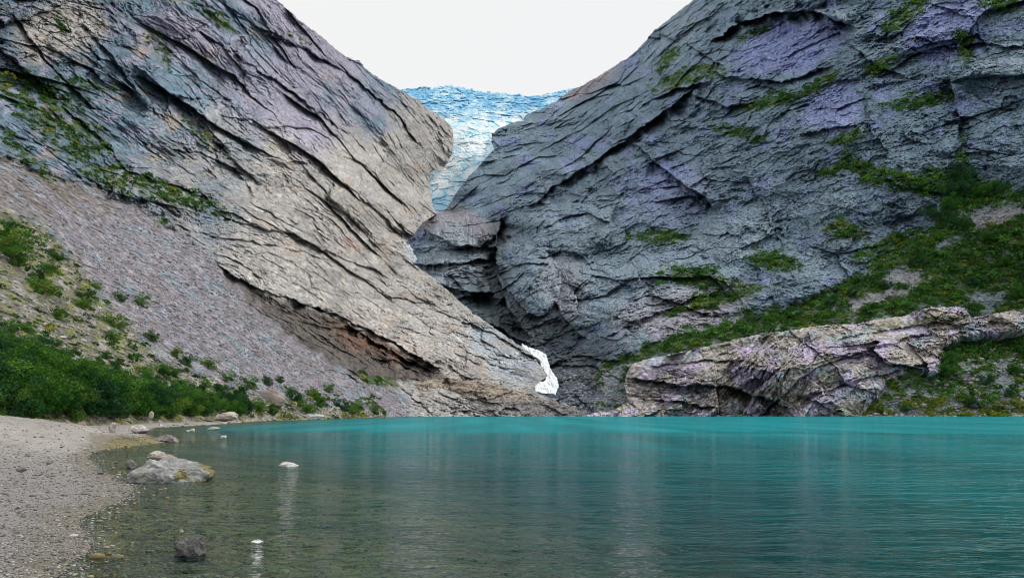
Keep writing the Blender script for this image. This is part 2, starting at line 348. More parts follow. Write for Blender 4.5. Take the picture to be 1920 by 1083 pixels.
    cs = lerp(cs, C(.21, .28, .33), sstep(.05, .4, fbm((x + y) / 90, fl / 26, 3, 42)) * .75)
    cs = lerp(cs, C(.34, .325, .38), sstep(.1, .4, fbm((x + y) / 60, fl / 9, 4, 46)) * .6)
    cs = cs * (1 + .55 * fbm(x / 4, y / 3, 3, 43, .8) + .35 * fbm(x / 16, y / 10, 3, 47))[..., None]
    c = lerp(c, cs, scree)
    cm = lerp(np.broadcast_to(C(.17, .17, .10), c.shape), C(.32, .30, .28), sstep(-.05, .3, nB + nC * .5))
    cm = lerp(cm, MOSSY, sstep(.1, .4, fbm(x / 30, y / 22, 4, 44)) * .85)
    c = lerp(c, cm, mor * (1 - .0 * scree))
    # moss and low green on the ledges
    veg = left_veg(x, y, nA, nB, nC)
    c = lerp(c, lerp(np.broadcast_to(MOSS, c.shape), MOSSY, sstep(.2, .6, fbm(x / 18, y / 12, 3, 45))), np.clip(veg, 0, 1) * .9)
    return Y, np.clip(c, .01, .9)
def left_veg(x, y, nA, nB, nC):
    v = (ell(x, y, 130, 250, 150, 42, 42, .5, nB * .9) + ell(x, y, 310, 360, 120, 20, 16, .5, nB * .8) + ell(x, y, 60, 170, 110, 22, 12, .5, nB) * .9
         + ell(x, y, 55, 300, 60, 12, 42, .5, nB * .6) + ell(x, y, 400, 30, 60, 10, 40, .5, nB) + ell(x, y, 300, 100, 40, 14, 60, .5, nB) * .6
         + ell(x, y, 560, 74, 26, 7, 30, .5, nB) + ell(x, y, 118, 50, 9, 26, -15, .5, nB) + ell(x, y, 20, 430, 60, 22, 35, .5, nB) + ell(x, y, 380, 255, 50, 12, 45, .5, nB) * .7
         + ell(x, y, 312, 420, 24, 9, 10, .5, nB) + ell(x, y, 170, 160, 60, 8, 5, .5, nB) + 1.3 * ell(x, y, 712, 714, 46, 10, 6, .5, nB * .6))
    return v * sstep(-.25, .1, nB + .6 * nC)
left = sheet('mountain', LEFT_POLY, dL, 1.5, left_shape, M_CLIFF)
tag(left, 'steep rock mountain left of the glacier with pale slabs and grey scree', 'mountain', kind='structure')

# ================================================================== RIGHT MOUNTAIN
RIGHT_POLY = [(1110, 812), (1000, 812), (960, 700), (880, 640), (800, 560), (740, 500), (740, 450), (780, 420), (800, 402), (821, 399), (839, 388), (854, 362), (876, 332), (898, 310), (912, 292), (926, 281), (920, 266), (921, 251), (934, 240), (950, 233), (980, 225), (983, 217),
              (1005, 207), (1024, 199), (1040, 190), (1068, 170), (1090, 160), (1120, 144), (1150, 124), (1186, 101), (1210, 76), (1231, 52), (1258, 32), (1280, 15), (1300, 0), (1340, -30), (1370, -60), (2240, -60), (2240, 812)]
dR = rbf([(1000, 790, 325), (1100, 780, 318), (1400, 778, 318), (1700, 780, 312), (1980, 780, 300), (2240, 780, 285), (2240, 600, 315), (2240, 400, 360), (2240, 0, 450), (1050, 650, 450), (1050, 720, 375), (1000, 600, 510), (900, 600, 560), (850, 500, 680), (790, 430, 830), (850, 400, 890), (900, 320, 980),
          (1000, 220, 1150), (1068, 168, 1250), (1186, 100, 1130), (1290, 10, 1020), (940, 480, 680), (1000, 400, 720), (1000, 500, 580), (1150, 200, 900), (1150, 300, 760), (1150, 500, 545), (1150, 650, 400), (1300, 100, 820), (1300, 300, 650), (1300, 500, 490), (1300, 640, 372),
          (1500, 0, 730), (1500, 200, 590), (1500, 400, 490), (1500, 570, 408), (1500, 650, 370), (1700, 0, 610), (1700, 200, 510), (1700, 400, 440), (1700, 500, 412), (1700, 600, 378), (1700, 700, 324), (1850, 700, 321), (1950, 740, 316),
          (1980, 0, 510), (1980, 200, 445), (1980, 370, 400), (1980, 500, 384), (1980, 650, 345), (1850, 590, 392), (1980, 600, 385)])
R_STROKES = [
    ([(1330, 80), (1372, 50), (1446, 26), (1500, 18), (1560, 32), (1610, 58)], 26, 50, 46, 20),
    ([(1330, 135), (1370, 145), (1465, 153), (1516, 140), (1570, 120)], 8, 40, 12, 16),
    ([(1190, 268), (1230, 308), (1280, 343), (1320, 370), (1350, 398)], 18, 46, 30, 20),
    ([(1428, 262), (1442, 229), (1480, 207), (1530, 190)], 6, 26, 9, 12),
    ([(1495, 253), (1560, 242), (1616, 228), (1650, 236)], 6, 28, 9, 12),
    ([(1620, 170), (1631, 229), (1640, 262)], 5, 18, 10, 14),
    ([(1320, 150), (1250, 205), (1190, 250), (1120, 300), (1040, 350), (980, 400)], 16, 46, 34, 40),
    ([(940, 400), (930, 460), (935, 520), (950, 580), (1000, 640)], 14, 30, 52, 40),
    ([(1001, 487), (1040, 474), (1078, 473), (1121, 508), (1110, 551)], 6, 26, 8, 9),
    ([(955, 540), (989, 589), (1020, 592), (1040, 560)], 7, 40, 14, 20),
    ([(1020, 430), (1060, 405), (1110, 400), (1150, 420)], 6, 30, 7, 10),
    ([(770, 492), (820, 496), (880, 490), (930, 486)], 20, 22, 18, 14),
    ([(800, 520), (860, 545), (930, 552)], 20, 16, 24, 20),
    ([(790, 428), (850, 462), (900, 462), (935, 442)], 14, 18, 14, 10), ([(1300, 180), (1360, 200), (1420, 192)], 10, 20, 16, 14), ([(1200, 200), (1260, 170), (1330, 150)], 10, 26, 24, 24), ([(1780, 140), (1800, 220), (1790, 300)], 8, 30, 18, 20), ([(1100, 640), (1060, 600), (1040, 560)], 6, 20, 20, 24),
    ([(860, 570), (930, 612), (1000, 650)], 4, 14, 40, 40),
    ([(1050, 560), (1120, 555), (1200, 520)], 5, 24, 8, 10),
    ([(1640, 330), (1700, 350), (1800, 368), (1900, 372)], 5, 22, 7, 10),
    ([(1700, 60), (1780, 90), (1860, 80), (1930, 95)], 7, 34, 10, 14),
    ([(1120, 640), (1200, 600), (1290, 565), (1380, 530)], 5, 22, 8, 12),
    ([(1400, 330), (1440, 400), (1470, 470)], 5, 22, 7, 10),
    ([(1180, 330), (1150, 400), (1140, 470)], 5, 24, 8, 14),
    ([(1650, 420), (1720, 400), (1760, 380)], 5, 18, 7, 10),
    ([(1230, 60), (1300, 90), (1360, 130)], 5, 26, 8, 14),
    ([(1540, 20), (1600, 90), (1650, 130), (1720, 150)], 6, 30, 9, 12),
    ([(925, 262), (935, 275), (928, 285)], 6, 8, 8, 8),
]
BAND = [(1120, 690), (1200, 655), (1300, 618), (1400, 590), (1520, 562), (1600, 520), (1660, 480), (1740, 440), (1750, 395), (1800, 370), (1840, 350), (1880, 345), (1990, 430), (2250, 400), (2250, 820), (1100, 820), (1120, 760)]
def right_veg(x, y, nA, nB, nC):
    band = sstep(-10, 10, poly_sd(x, y, BAND) + 16 * nB)
    rocks = ell(x, y, 1690, 520, 46, 18, -15, .4, nB) + ell(x, y, 1870, 400, 55, 26, -10, .4, nB) + ell(x, y, 1640, 560, 60, 10, -15, .4, nB) + ell(x, y, 1780, 455, 26, 10, -20, .4, nB) + ell(x, y, 1850, 560, 40, 14, 0, .4, nB) + .8 * ell(x, y, 1130, 740, 60, 60, 0, .4, nB)
    strip = sstep(-8, 8, poly_sd(x, y, [(1150, 672), (1300, 622), (1400, 592), (1520, 562), (1610, 520), (1680, 480), (1745, 445), (1750, 400), (1850, 350), (1990, 440), (1990, 575), (1880, 582), (1740, 572), (1640, 592), (1520, 606), (1400, 628), (1280, 655), (1180, 682)]) + 12 * nB)
    v = band * (1 - np.clip(rocks, 0, 1)) * np.maximum(strip * (.75 + .25 * sstep(-.35, .0, nB + nC * .5)), .9 * sstep(-.1, .25, nB + nC * .45 + .12))
    e = [(1290, 145, 55, 12, -18), (1450, 190, 60, 9, -14), (1385, 250, 45, 7, 15), (1730, 190, 50, 9, -8), (1810, 90, 14, 24, 0), (1550, 150, 30, 7, -25), (1590, 258, 28, 7, -10), (1620, 320, 50, 12, 30), (1780, 350, 130, 16, 8),
         (1800, 330, 12, 40, 5), (1580, 430, 34, 14, 10), (1300, 520, 60, 14, 10), (1450, 490, 40, 12, 10), (1240, 445, 40, 9, 0), (1650, 125, 22, 10, -30), (1700, 25, 40, 12, -40), (1880, 10, 30, 8, 10), (1255, 110, 26, 10, -50), (1560, 320, 24, 7, -25), (1690, 460, 60, 16, -15), (1420, 60, 30, 5, -20), (1350, 560, 70, 10, -15)]
    v = v + ell(x, y, 1778, 690, 16, 42, 5, .4, nB) + ell(x, y, 1860, 655, 90, 16, -6, .5, nB * .8)
    for cx, cy, rx, ry, an in e: v = v + 1.25 * ell(x, y, cx, cy, rx * 1.1, ry * 1.25, an, .55, nB * .9) * sstep(-.45, .05, nC + nB * .5)
    return np.clip(v, 0, 1), band
RZONES = [(1120, 240, -48, 1.5), (1300, 60, -52, 1.5), (1480, 90, -18, 1.5), (1700, 80, -38, 1.2), (1330, 300, -8, 1.2), (1560, 300, -32, 1.2), (1800, 260, -14, 1.3), (1430, 450, -62, 1.1), (1150, 450, -25, 1.1), (1030, 520, -72, 1.3), (860, 480, 8, 2.2), (940, 350, -38, 1.8), (1280, 560, -10, 1.5), (1620, 450, -25, 1.2), (1750, 600, -20, 1.6), (1080, 680, -35, 1.2), (1480, 620, -14, 1.7), (1900, 450, -20, 1.4)]
def right_shape(x, y, Y0):
    nA = fbm(x / 90, y / 90, 4, 211) * .55; nB = fbm(x / 26, y / 26, 4, 212); nC = fbm(x / 8, y / 8, 3, 213)
    ang = -R(50) + R(26) * sstep(1150, 1600, x) + R(10) * sstep(350, 650, y)
    d, crack, hue, f, g, (U, Wv, X, Z) = zoned_relief(x, y, Y0, RZONES, 300)
    veg, band = right_veg(x, y, nA, nB, nC)
    near = np.clip(Y0 / 470, .4, 1.25) ** .45; rel = d * near
    rel = rel * (1 - .82 * band) + band * (4.0 * fbm(X / 24, Z / 12, 4, 341))
    Y = Y0 + rel + strokes(x, y, R_STROKES, Y0) * (1 - .7 * band)
    # rounded bulges beside the gorge
    for cx, cy, rx, ry, dd in ((1000, 530, 52, 66, 26), (1080, 530, 46, 40, 14), (1070, 430, 80, 50, 16), (1120, 590, 60, 30, 8), (1240, 560, 60, 30, 6), (1470, 95, 105, 48, -8), (870, 435, 70, 28, 16), (860, 520, 70, 22, 12)):
        q = np.clip(1 - ((x - cx) / rx) ** 2 - ((y - cy) / ry) ** 2, 0, 1); Y = Y - dd * np.sqrt(q) * Y0 / 700
    c = np.broadcast_to(C(.13, .20, .26), x.shape + (3,)).copy()
    c = lerp(c, C(.20, .285, .355), np.clip(.5 + nB * 1.0, 0, 1))
    blue = np.clip(sstep(.08, .3, fbm(x / 48, y / 36, 4, 221)) * .6 + ell(x, y, 1470, 95, 100, 45, -15, .3, nA) + ell(x, y, 1560, 205, 55, 40, -20, .4, nA) + ell(x, y, 1770, 60, 60, 60, 0, .4, nA) + ell(x, y, 1250, 370, 70, 60, 20, .4, nA), 0, 1)
    c = lerp(c, C(.25, .29, .56), blue * .75)
    warm = np.clip(ell(x, y, 1060, 535, 40, 55, -10, .5, nA) + ell(x, y, 1270, 580, 110, 45, -15, .5, nA * 1.4) * .9 + ell(x, y, 860, 425, 90, 30, 15, .5, nA) + ell(x, y, 1650, 545, 110, 30, -18, .5, nA * 1.3) + ell(x, y, 1880, 410, 60, 30, 0, .5, nA) + ell(x, y, 1100, 160, 60, 14, -30, .5, nA), 0, 1)
    c = lerp(c, C(.34, .285, .31), warm * .75)
    pale = np.clip(ell(x, y, 1150, 480, 230, 110, -15, .6, nA) + ell(x, y, 1260, 70, 80, 30, -50, .5, nA) + ell(x, y, 1500, 430, 120, 80, 0, .6, nA) * .7, 0, 1)
    c = lerp(c, C(.25, .33, .39), pale * .6)
    dark = np.clip(ell(x, y, 960, 600, 100, 50, 35, .5, nA) + ell(x, y, 925, 480, 26, 90, 5, .5, nA) + ell(x, y, 1080, 690, 90, 80, 0, .6, nA), 0, 1)  # gorge recess shade painted into the colour, with dark wet gravel lower down
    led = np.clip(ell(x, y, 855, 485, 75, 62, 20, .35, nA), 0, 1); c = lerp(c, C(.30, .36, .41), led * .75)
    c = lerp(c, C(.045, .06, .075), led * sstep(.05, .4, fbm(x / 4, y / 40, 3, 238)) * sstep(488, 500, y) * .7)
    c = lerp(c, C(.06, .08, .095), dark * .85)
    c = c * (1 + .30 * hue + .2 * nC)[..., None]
    c = lerp(c, C(.055, .065, .075), np.clip(sstep(.12, .55, fbm(U / 13, Wv / 6.5, 5, 233, .7)) * .7, 0, 1))
    st = fbm(x / 5, y / 70, 3, 234); c = lerp(c, C(.05, .06, .07), np.clip(sstep(.1, .5, st) * sstep(0, .35, fbm(x / 70, y / 50, 2, 235)), 0, 1) * .6)
    c = lerp(c, C(.04, .045, .05), np.clip(crack, 0, 1) * .4)  # cracks painted dark in place of the shade inside them
    grn = lerp(np.broadcast_to(C(.05, .095, .025), c.shape), C(.16, .18, .04), sstep(.1, .5, fbm(x / 22, y / 14, 3, 245)))
    grn = lerp(grn, C(.15, .10, .05), sstep(.3, .6, fbm(x / 40, y / 22, 3, 246)) * .7)
    grn = lerp(grn, MOSSY, sstep(735, 762, y) * sstep(1600, 1680, x) * sstep(-.2, .15, nC))
    c = lerp(c, C(.20, .22, .22), band * .6); c = c * (1 + band * .5 * fbm(x / 4, y / 3, 3, 247, .8))[..., None]
    c = lerp(c, grn, veg * .9)
    return Y, np.clip(c, .01, .9)
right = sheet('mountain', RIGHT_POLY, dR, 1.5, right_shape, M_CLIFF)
tag(right, 'huge dark slate-blue rock wall right of the glacier with green ledges', 'mountain', kind='structure')

# ================================================================== ROCK OUTCROP AT THE FAR SHORE
OUT_POLY = [(1096, 812), (1100, 776), (1150, 768), (1176, 752), (1170, 722), (1172, 700), (1186, 680), (1230, 668), (1280, 658), (1340, 644), (1408, 628), (1470, 620), (1536, 609), (1602, 607), (1645, 597), (1691, 592), (1715, 582), (1745, 575), (1808, 575), (1822, 594), (1850, 590),
            (1900, 580), (1925, 588), (1985, 583), (1985, 628), (1930, 626), (1900, 634), (1860, 642), (1800, 640), (1775, 660), (1768, 708), (1720, 722), (1670, 732), (1640, 756), (1620, 790), (1620, 812)]
def dO(x, y):
    d_, _ = line_sd(x, y, [(1620, 800), (1670, 732), (1768, 708), (1775, 660), (1860, 642), (1930, 628), (1990, 630)])
    return 304.5 + (778 - y) * .17 + .3 * np.maximum(690 - y, 0) - 2 * sstep(1500, 1900, x) + 22 * np.clip(1 - np.abs(d_) / 26, 0, 1) ** 2
O_STROKES = [
    ([(1175, 705), (1230, 716), (1300, 724), (1360, 722), (1420, 745), (1470, 756)], 5, 26, 18, 30),
    ([(1200, 690), (1290, 678), (1380, 672), (1450, 690)], 4, 18, 6, 9),
    ([(1450, 700), (1540, 676), (1640, 650), (1760, 622)], 4, 22, 6, 9),
    ([(1480, 752), (1560, 726), (1660, 700), (1760, 676)], 5, 22, 9, 12),
    ([(1490, 740), (1530, 752), (1560, 770)], 4, 14, 8, 10),
    ([(1560, 640), (1650, 622), (1740, 606), (1830, 604)], 4, 16, 6, 8),
    ([(1600, 760), (1680, 726), (1760, 706)], 4, 14, 6, 9),
    ([(1190, 745), (1270, 752), (1350, 765)], 4, 14, 8, 8)]
def out_shape(x, y, Y0):
    nA = fbm(x / 60, y / 60, 4, 411) * .55; nB = fbm(x / 20, y / 16, 4, 412); nC = fbm(x / 7, y / 5, 3, 413)
    ang = -R(20) + R(22) * (1 - sstep(1250, 1550, x))
    d, crack, hue, f, g, (U, Wv, X, Z) = rock_relief(x, y, Y0, ang, 2.0, 500, 1.25, 1.7)
    Y = Y0 + np.clip(d, -30, 13) * .8 + strokes(x, y, O_STROKES, Y0)
    c = np.broadcast_to(C(.42, .39, .365), x.shape + (3,)).copy()
    c = lerp(c, C(.50, .44, .62), sstep(-.1, .25, fbm(x / 60, y / 40, 3, 421)) * .8)
    c = lerp(c, C(.36, .47, .54), sstep(.12, .35, fbm(x / 50, y / 36, 3, 422)) * .6)
    c = c * (1 + .35 * hue + .3 * nC)[..., None]
    c = lerp(c, C(.06, .05, .045), np.clip(sstep(.15, .5, fbm(U / 8, Wv / 3, 5, 433, .7)) * .7, 0, 1))
    c = lerp(c, C(.05, .042, .036), np.clip(ell(x, y, 1300, 735, 150, 40, 8, .5, nA), 0, 1) * sstep(-.25, .2, fbm(U / 10, Wv / 2.5, 4, 436)) * .8)  # shade of the undercut and its crevices put into the colour
    c = lerp(c, C(.05, .04, .035), np.clip(crack, 0, 1) * .5)  # crack shade painted into the outcrop colour
    v = (ell(x, y, 1740, 600, 120, 10, -8, .6, nB) + ell(x, y, 1560, 700, 40, 9, -20, .6, nB) + ell(x, y, 1680, 770, 120, 22, -8, .5, nB) + ell(x, y, 1400, 640, 60, 8, -10, .6, nB)) * sstep(-.3, .1, nC)
    c = lerp(c, lerp(np.broadcast_to(MOSS, c.shape), MOSSY, sstep(-.1, .3, nB)), np.clip(v, 0, 1) * .85)
    return Y, np.clip(c, .01, .9)
o = sheet('rock_outcrop', OUT_POLY, dO, 1.4, out_shape, M_CLIFF, curl=9)
tag(o, 'low layered purplish rock outcrop along the far right lakeshore', 'rock outcrop', kind='structure')

# ================================================================== LOW BEDROCK KNOLL AT THE END OF THE LAKE
KN_POLY = [(716, 812), (722, 770), (735, 740), (760, 722), (800, 711), (850, 709), (905, 716), (960, 728), (1010, 742), (1050, 754), (1085, 768), (1100, 780), (1104, 812)]
def dK(x, y): return 303 + (780 - y) * .3
def kn_shape(x, y, Y0):
    nB = fbm(x / 20, y / 12, 4, 612); nC = fbm(x / 7, y / 5, 3, 613)
    d, crack, hue, f, g, (U, Wv, X, Z) = rock_relief(x, y, Y0, R(12) + 0 * x, 3.0, 700, 1.0, 1.7)
    Y = Y0 + d * .6 + strokes(x, y, [([(740, 752), (820, 742), (900, 750), (990, 770)], 3, 14, 6, 8)], Y0)
    c = lerp(np.broadcast_to(C(.33, .28, .23), x.shape + (3,)), C(.20, .19, .20), sstep(735, 765, y + 14 * nB))
    c = c * (1 + .3 * hue + .3 * nC)[..., None]
    c = lerp(c, C(.07, .06, .055), np.clip(sstep(.1, .5, fbm(U / 14, Wv / 1.8, 4, 633, .65)) * .7, 0, 1))
    v = ell(x, y, 765, 748, 34, 14, 20, .6, nB) * sstep(-.2, .1, nC)
    c = lerp(c, MOSSY, np.clip(v, 0, 1) * .9)
    return Y, np.clip(c, .01, .9)
o = sheet('rock_knoll', KN_POLY, dK, 1.4, kn_shape, M_CLIFF, curl=8)
tag(o, 'low brown bedrock knoll sloping into the lake below the river mouth', 'rock outcrop', kind='structure')

# ================================================================== GLACIER
GL_POLY = [(720, 185), (735, 174), (751, 167), (775, 165), (799, 161), (815, 163), (836, 159), (861, 163), (890, 168), (917, 172), (965, 177), (994, 180), (1015, 177), (1039, 174), (1068, 166), (1100, 166), (1110, 200), (1040, 230), (960, 300), (900, 350), (860, 430), (790, 430), (770, 330), (790, 250)]
dG = rbf([(720, 165, 1600), (900, 168, 1700), (1100, 165, 1600), (760, 200, 1420), (900, 205, 1420), (1050, 200, 1450), (880, 240, 1290), (880, 300, 1200), (830, 350, 1130), (830, 430, 1060)])
def gl_shape(x, y, Y0):
    X = (x - CX) / F * Y0; Z = (HY - y) / F * Y0
    X = X + 6 * fbm(X / 22, Z / 18, 4, 800); Z2 = Z + 14 * fbm(X / 70, Z / 40, 3, 799)
    o1, e1, i1 = cells(X / 26, Z2 / 13, 801); o2, e2, i2 = cells(X / 11, Z2 / 6.5 + X / 40, 802); o3, e3, i3 = cells(X / 4.6, Z2 / 3.2, 803)
    up = 1 - sstep(205, 250, y)
    cv = fbm(X / 55, Z2 / 7, 4, 806, .6, True)                         # crevasses across the flow
    d = (o1 * 9 + (1 - sstep(0, .2, e1)) * 3) * (.2 + .8 * up) + (o2 * 5.5 + (1 - sstep(0, .2, e2)) * 2.5) * (.2 + .8 * up) + o3 * 2.5 * (.25 + .75 * up) + 7 * fbm(X / 8, Z2 / 22, 4, 808, .65) * up
    d += 4 * cv * up + 4 * cv * (1 - up) + 3.5 * fbm((X + .5 * Z) / 9, Z2 / 40, 5, 804, .62) * (1 - up)
    d += (1 - up) * (o1 * 4 + (1 - sstep(0, .10, e1)) * 3.5 + o2 * 1.2)
    d += 34 * ell(x, y, 905, 290, 10, 30, 25, .6)
    nB = fbm(x / 30, y / 12, 4, 811)
    c = lerp(np.broadcast_to(C(.14, .45, .70), x.shape + (3,)), C(.72, .90, .96), np.clip(.40 + nB * 1.4 + .5 * o2 - .4 * cv, 0, 1) * .9)
    low = lerp(np.broadcast_to(C(.90, .94, .98), c.shape), C(.44, .76, .89), np.clip(.22 + 1.5 * fbm(X / 16, Z / 46, 4, 812, .6) + .3 * cv, 0, 1))
    c = lerp(c, low, sstep(196, 240, y + 26 * nB))
    c = lerp(c, C(.28, .62, .82), sstep(345, 385, y) * .6)
    c = lerp(c, C(.35, .40, .45), sstep(.35, .55, fbm(X / 14, Z / 30, 4, 815)) * .3)
    return Y0 + d, np.clip(c, .02, .95)
o = sheet('glacier', GL_POLY, dG, 1.0, gl_shape, M_ICE, curl=3, edge_noise=7)
tag(o, 'blue glacier with jagged ice towers and a pale tongue between the mountains', 'glacier', kind='structure')

# ================================================================== WATERFALLS
def fall(name, poly, dfun, seed, label, dens):
    def shp(x, y, Y0):
        a = fbm((x - .55 * y) / 4, (y + .4 * x) / 22, 4, seed, .6); b_ = fbm((x - .55 * y) / 3, (y + .4 * x) / 9, 3, seed + 5, .6)
        c = np.broadcast_to(C(.92, .93, .94), x.shape + (3,)).copy()
        c = c * (1 - .30 * sstep(-.1, .45, a) - .22 * sstep(.0, .4, b_))[..., None] * np.array([.93, .98, 1.03])
        return Y0 + a * .5 + b_ * .3 + 2.2 * fbm(x / 12, y / 9, 3, seed + 9, .6), np.clip(c, 0, .93)
    o = sheet(name, poly, dfun, .8, shp, M_FOAM, curl=2, edge_noise=5, back=.01)
    tag(o, label, 'waterfall'); return o
m, t, b = newmat('white_water'); at = N(t, 'ShaderNodeAttribute', attribute_name='col'); L(t, at.outputs['Color'], b.inputs['Base Color'])
b.inputs['Roughness'].default_value = .45; M_FOAM = m
RIV = [(976, 643), (990, 649), (1010, 656), (1026, 665), (1028, 678), (1031, 690), (1040, 701), (1048, 714), (1047, 727), (1042, 739), (1026, 738), (1004, 735), (1002, 722), (1022, 712), (1025, 706), (1020, 695), (1013, 684), (1009, 672), (994, 662), (982, 653)]
fall('waterfall', RIV, lambda x, y: 338 + (740 - y) * .55, 901, 'white cascade tumbling out of the dark gorge above the lake', 1)
fall('waterfall', [(756, 456), (768, 458), (776, 470), (781, 486), (779, 494), (768, 490), (758, 476)], lambda x, y: 540 + 0 * x, 911, 'small white waterfall high up in the notch below the glacier tongue', 1)

# ================================================================== BEACH, LAKE BED AND WATER
SHORE_PX = [(60, 1240), (100, 1120), (106, 1083), (124, 1057), (159, 1039), (164, 1018), (158, 993), (152, 968), (206, 946), (250, 933), (246, 912), (206, 893), (176, 870), (163, 856), (198, 836), (262, 826), (279, 817), (269, 810), (293, 801), (382, 797), (424, 794), (495, 788), (566, 785.4), (640, 783.6), (700, 781.5)]
SH = [((x - CX) / F * (H * F / (y - HY)), H * F / (y - HY)) for x, y in SHORE_PX]
SH = [(-2.5, -40), (-3.2, 0)] + SH
SHPOLY = SH + [(-20, 420), (-900, 420), (-900, -40)]
def land_d(X, Y): return poly_sd(X, Y, SHPOLY)       # + on land
def ground_z(X, Y, fine=True):
    s = land_d(X, Y)
    s = s + .12 * fbm(X / .9, Y / .9, 3, 71) * np.clip(Y / 12, .6, 2)
    up = .052 * s + .85 * sstep(7, 17, s) * sstep(18, 34, Y) * (1 - sstep(60, 120, Y)) + .03 * np.maximum(s - 25, 0)
    dn = .06 * s - .10 * np.maximum(-s - 4.5, 0)
    z = np.where(s > 0, up, np.maximum(dn, -14))
    # the sand ridge in front of the thicket
    z = z + (1.25 - .5 * sstep(-23.6, -21.6, X)) * (1 - sstep(-22.5, -18.5, X)) * sstep(-40, -30, X) * np.exp(-((Y - 33) / 7) ** 2) * (1 + .3 * fbm(X / 2.5, Y / 2.5, 3, 73))
    z = z + (.05 * fbm(X / 3, Y / 3, 4, 72) + .010 * fbm(X / .25, Y / .25, 3, 74)) * np.clip(np.abs(s) * 1.2, .15, 1)
    return z, s
na, nr = 700, 620
TH = np.linspace(-R(64), R(66), na); RR = np.exp(np.linspace(math.log(3.5), math.log(620), nr))
tg, rg = np.meshgrid(TH, RR); GX = np.sin(tg) * rg; GY = np.cos(tg) * rg
gz, gs = ground_z(GX, GY)
ii = np.arange(na * nr).reshape(nr, na); GF = np.stack([ii[:-1, :-1], ii[:-1, 1:], ii[1:, 1:], ii[1:, :-1]], -1).reshape(-1, 4)
nb = fbm(GX / 4, GY / 4, 4, 75); nc = fbm(GX / .5, GY / .5, 3, 76)
gc = lerp(np.broadcast_to(C(.25, .24, .23), GX.shape + (3,)), C(.34, .32, .30), np.clip(.5 + nb, 0, 1))
gc = lerp(gc, C(.19, .185, .185), sstep(30, 10, GY) * .8)
wet = 1 - sstep(.1, 1.0, gs + .4 * nc); gc = lerp(gc, C(.17, .15, .11), wet * .8)
gc = lerp(gc, C(.11, .12, .05), sstep(9, 16, gs + 4 * nb) * sstep(30, 45, GY))
bedc = lerp(np.broadcast_to(C(.26, .21, .10), gc.shape), C(.075, .085, .045), np.clip(.5 + 1.3 * nb, 0, 1))
gc = lerp(gc, bedc, sstep(.1, -.4, gs)); gc = gc * (1 + .25 * nc)[..., None]
o = mesh_np('ground', np.stack([GX, GY, gz], -1).reshape(-1, 3), GF, M_GROUND, gc.reshape(-1, 3), smooth=True)
tag(o, 'pale sand and gravel beach running down under the lake', 'beach', kind='structure')

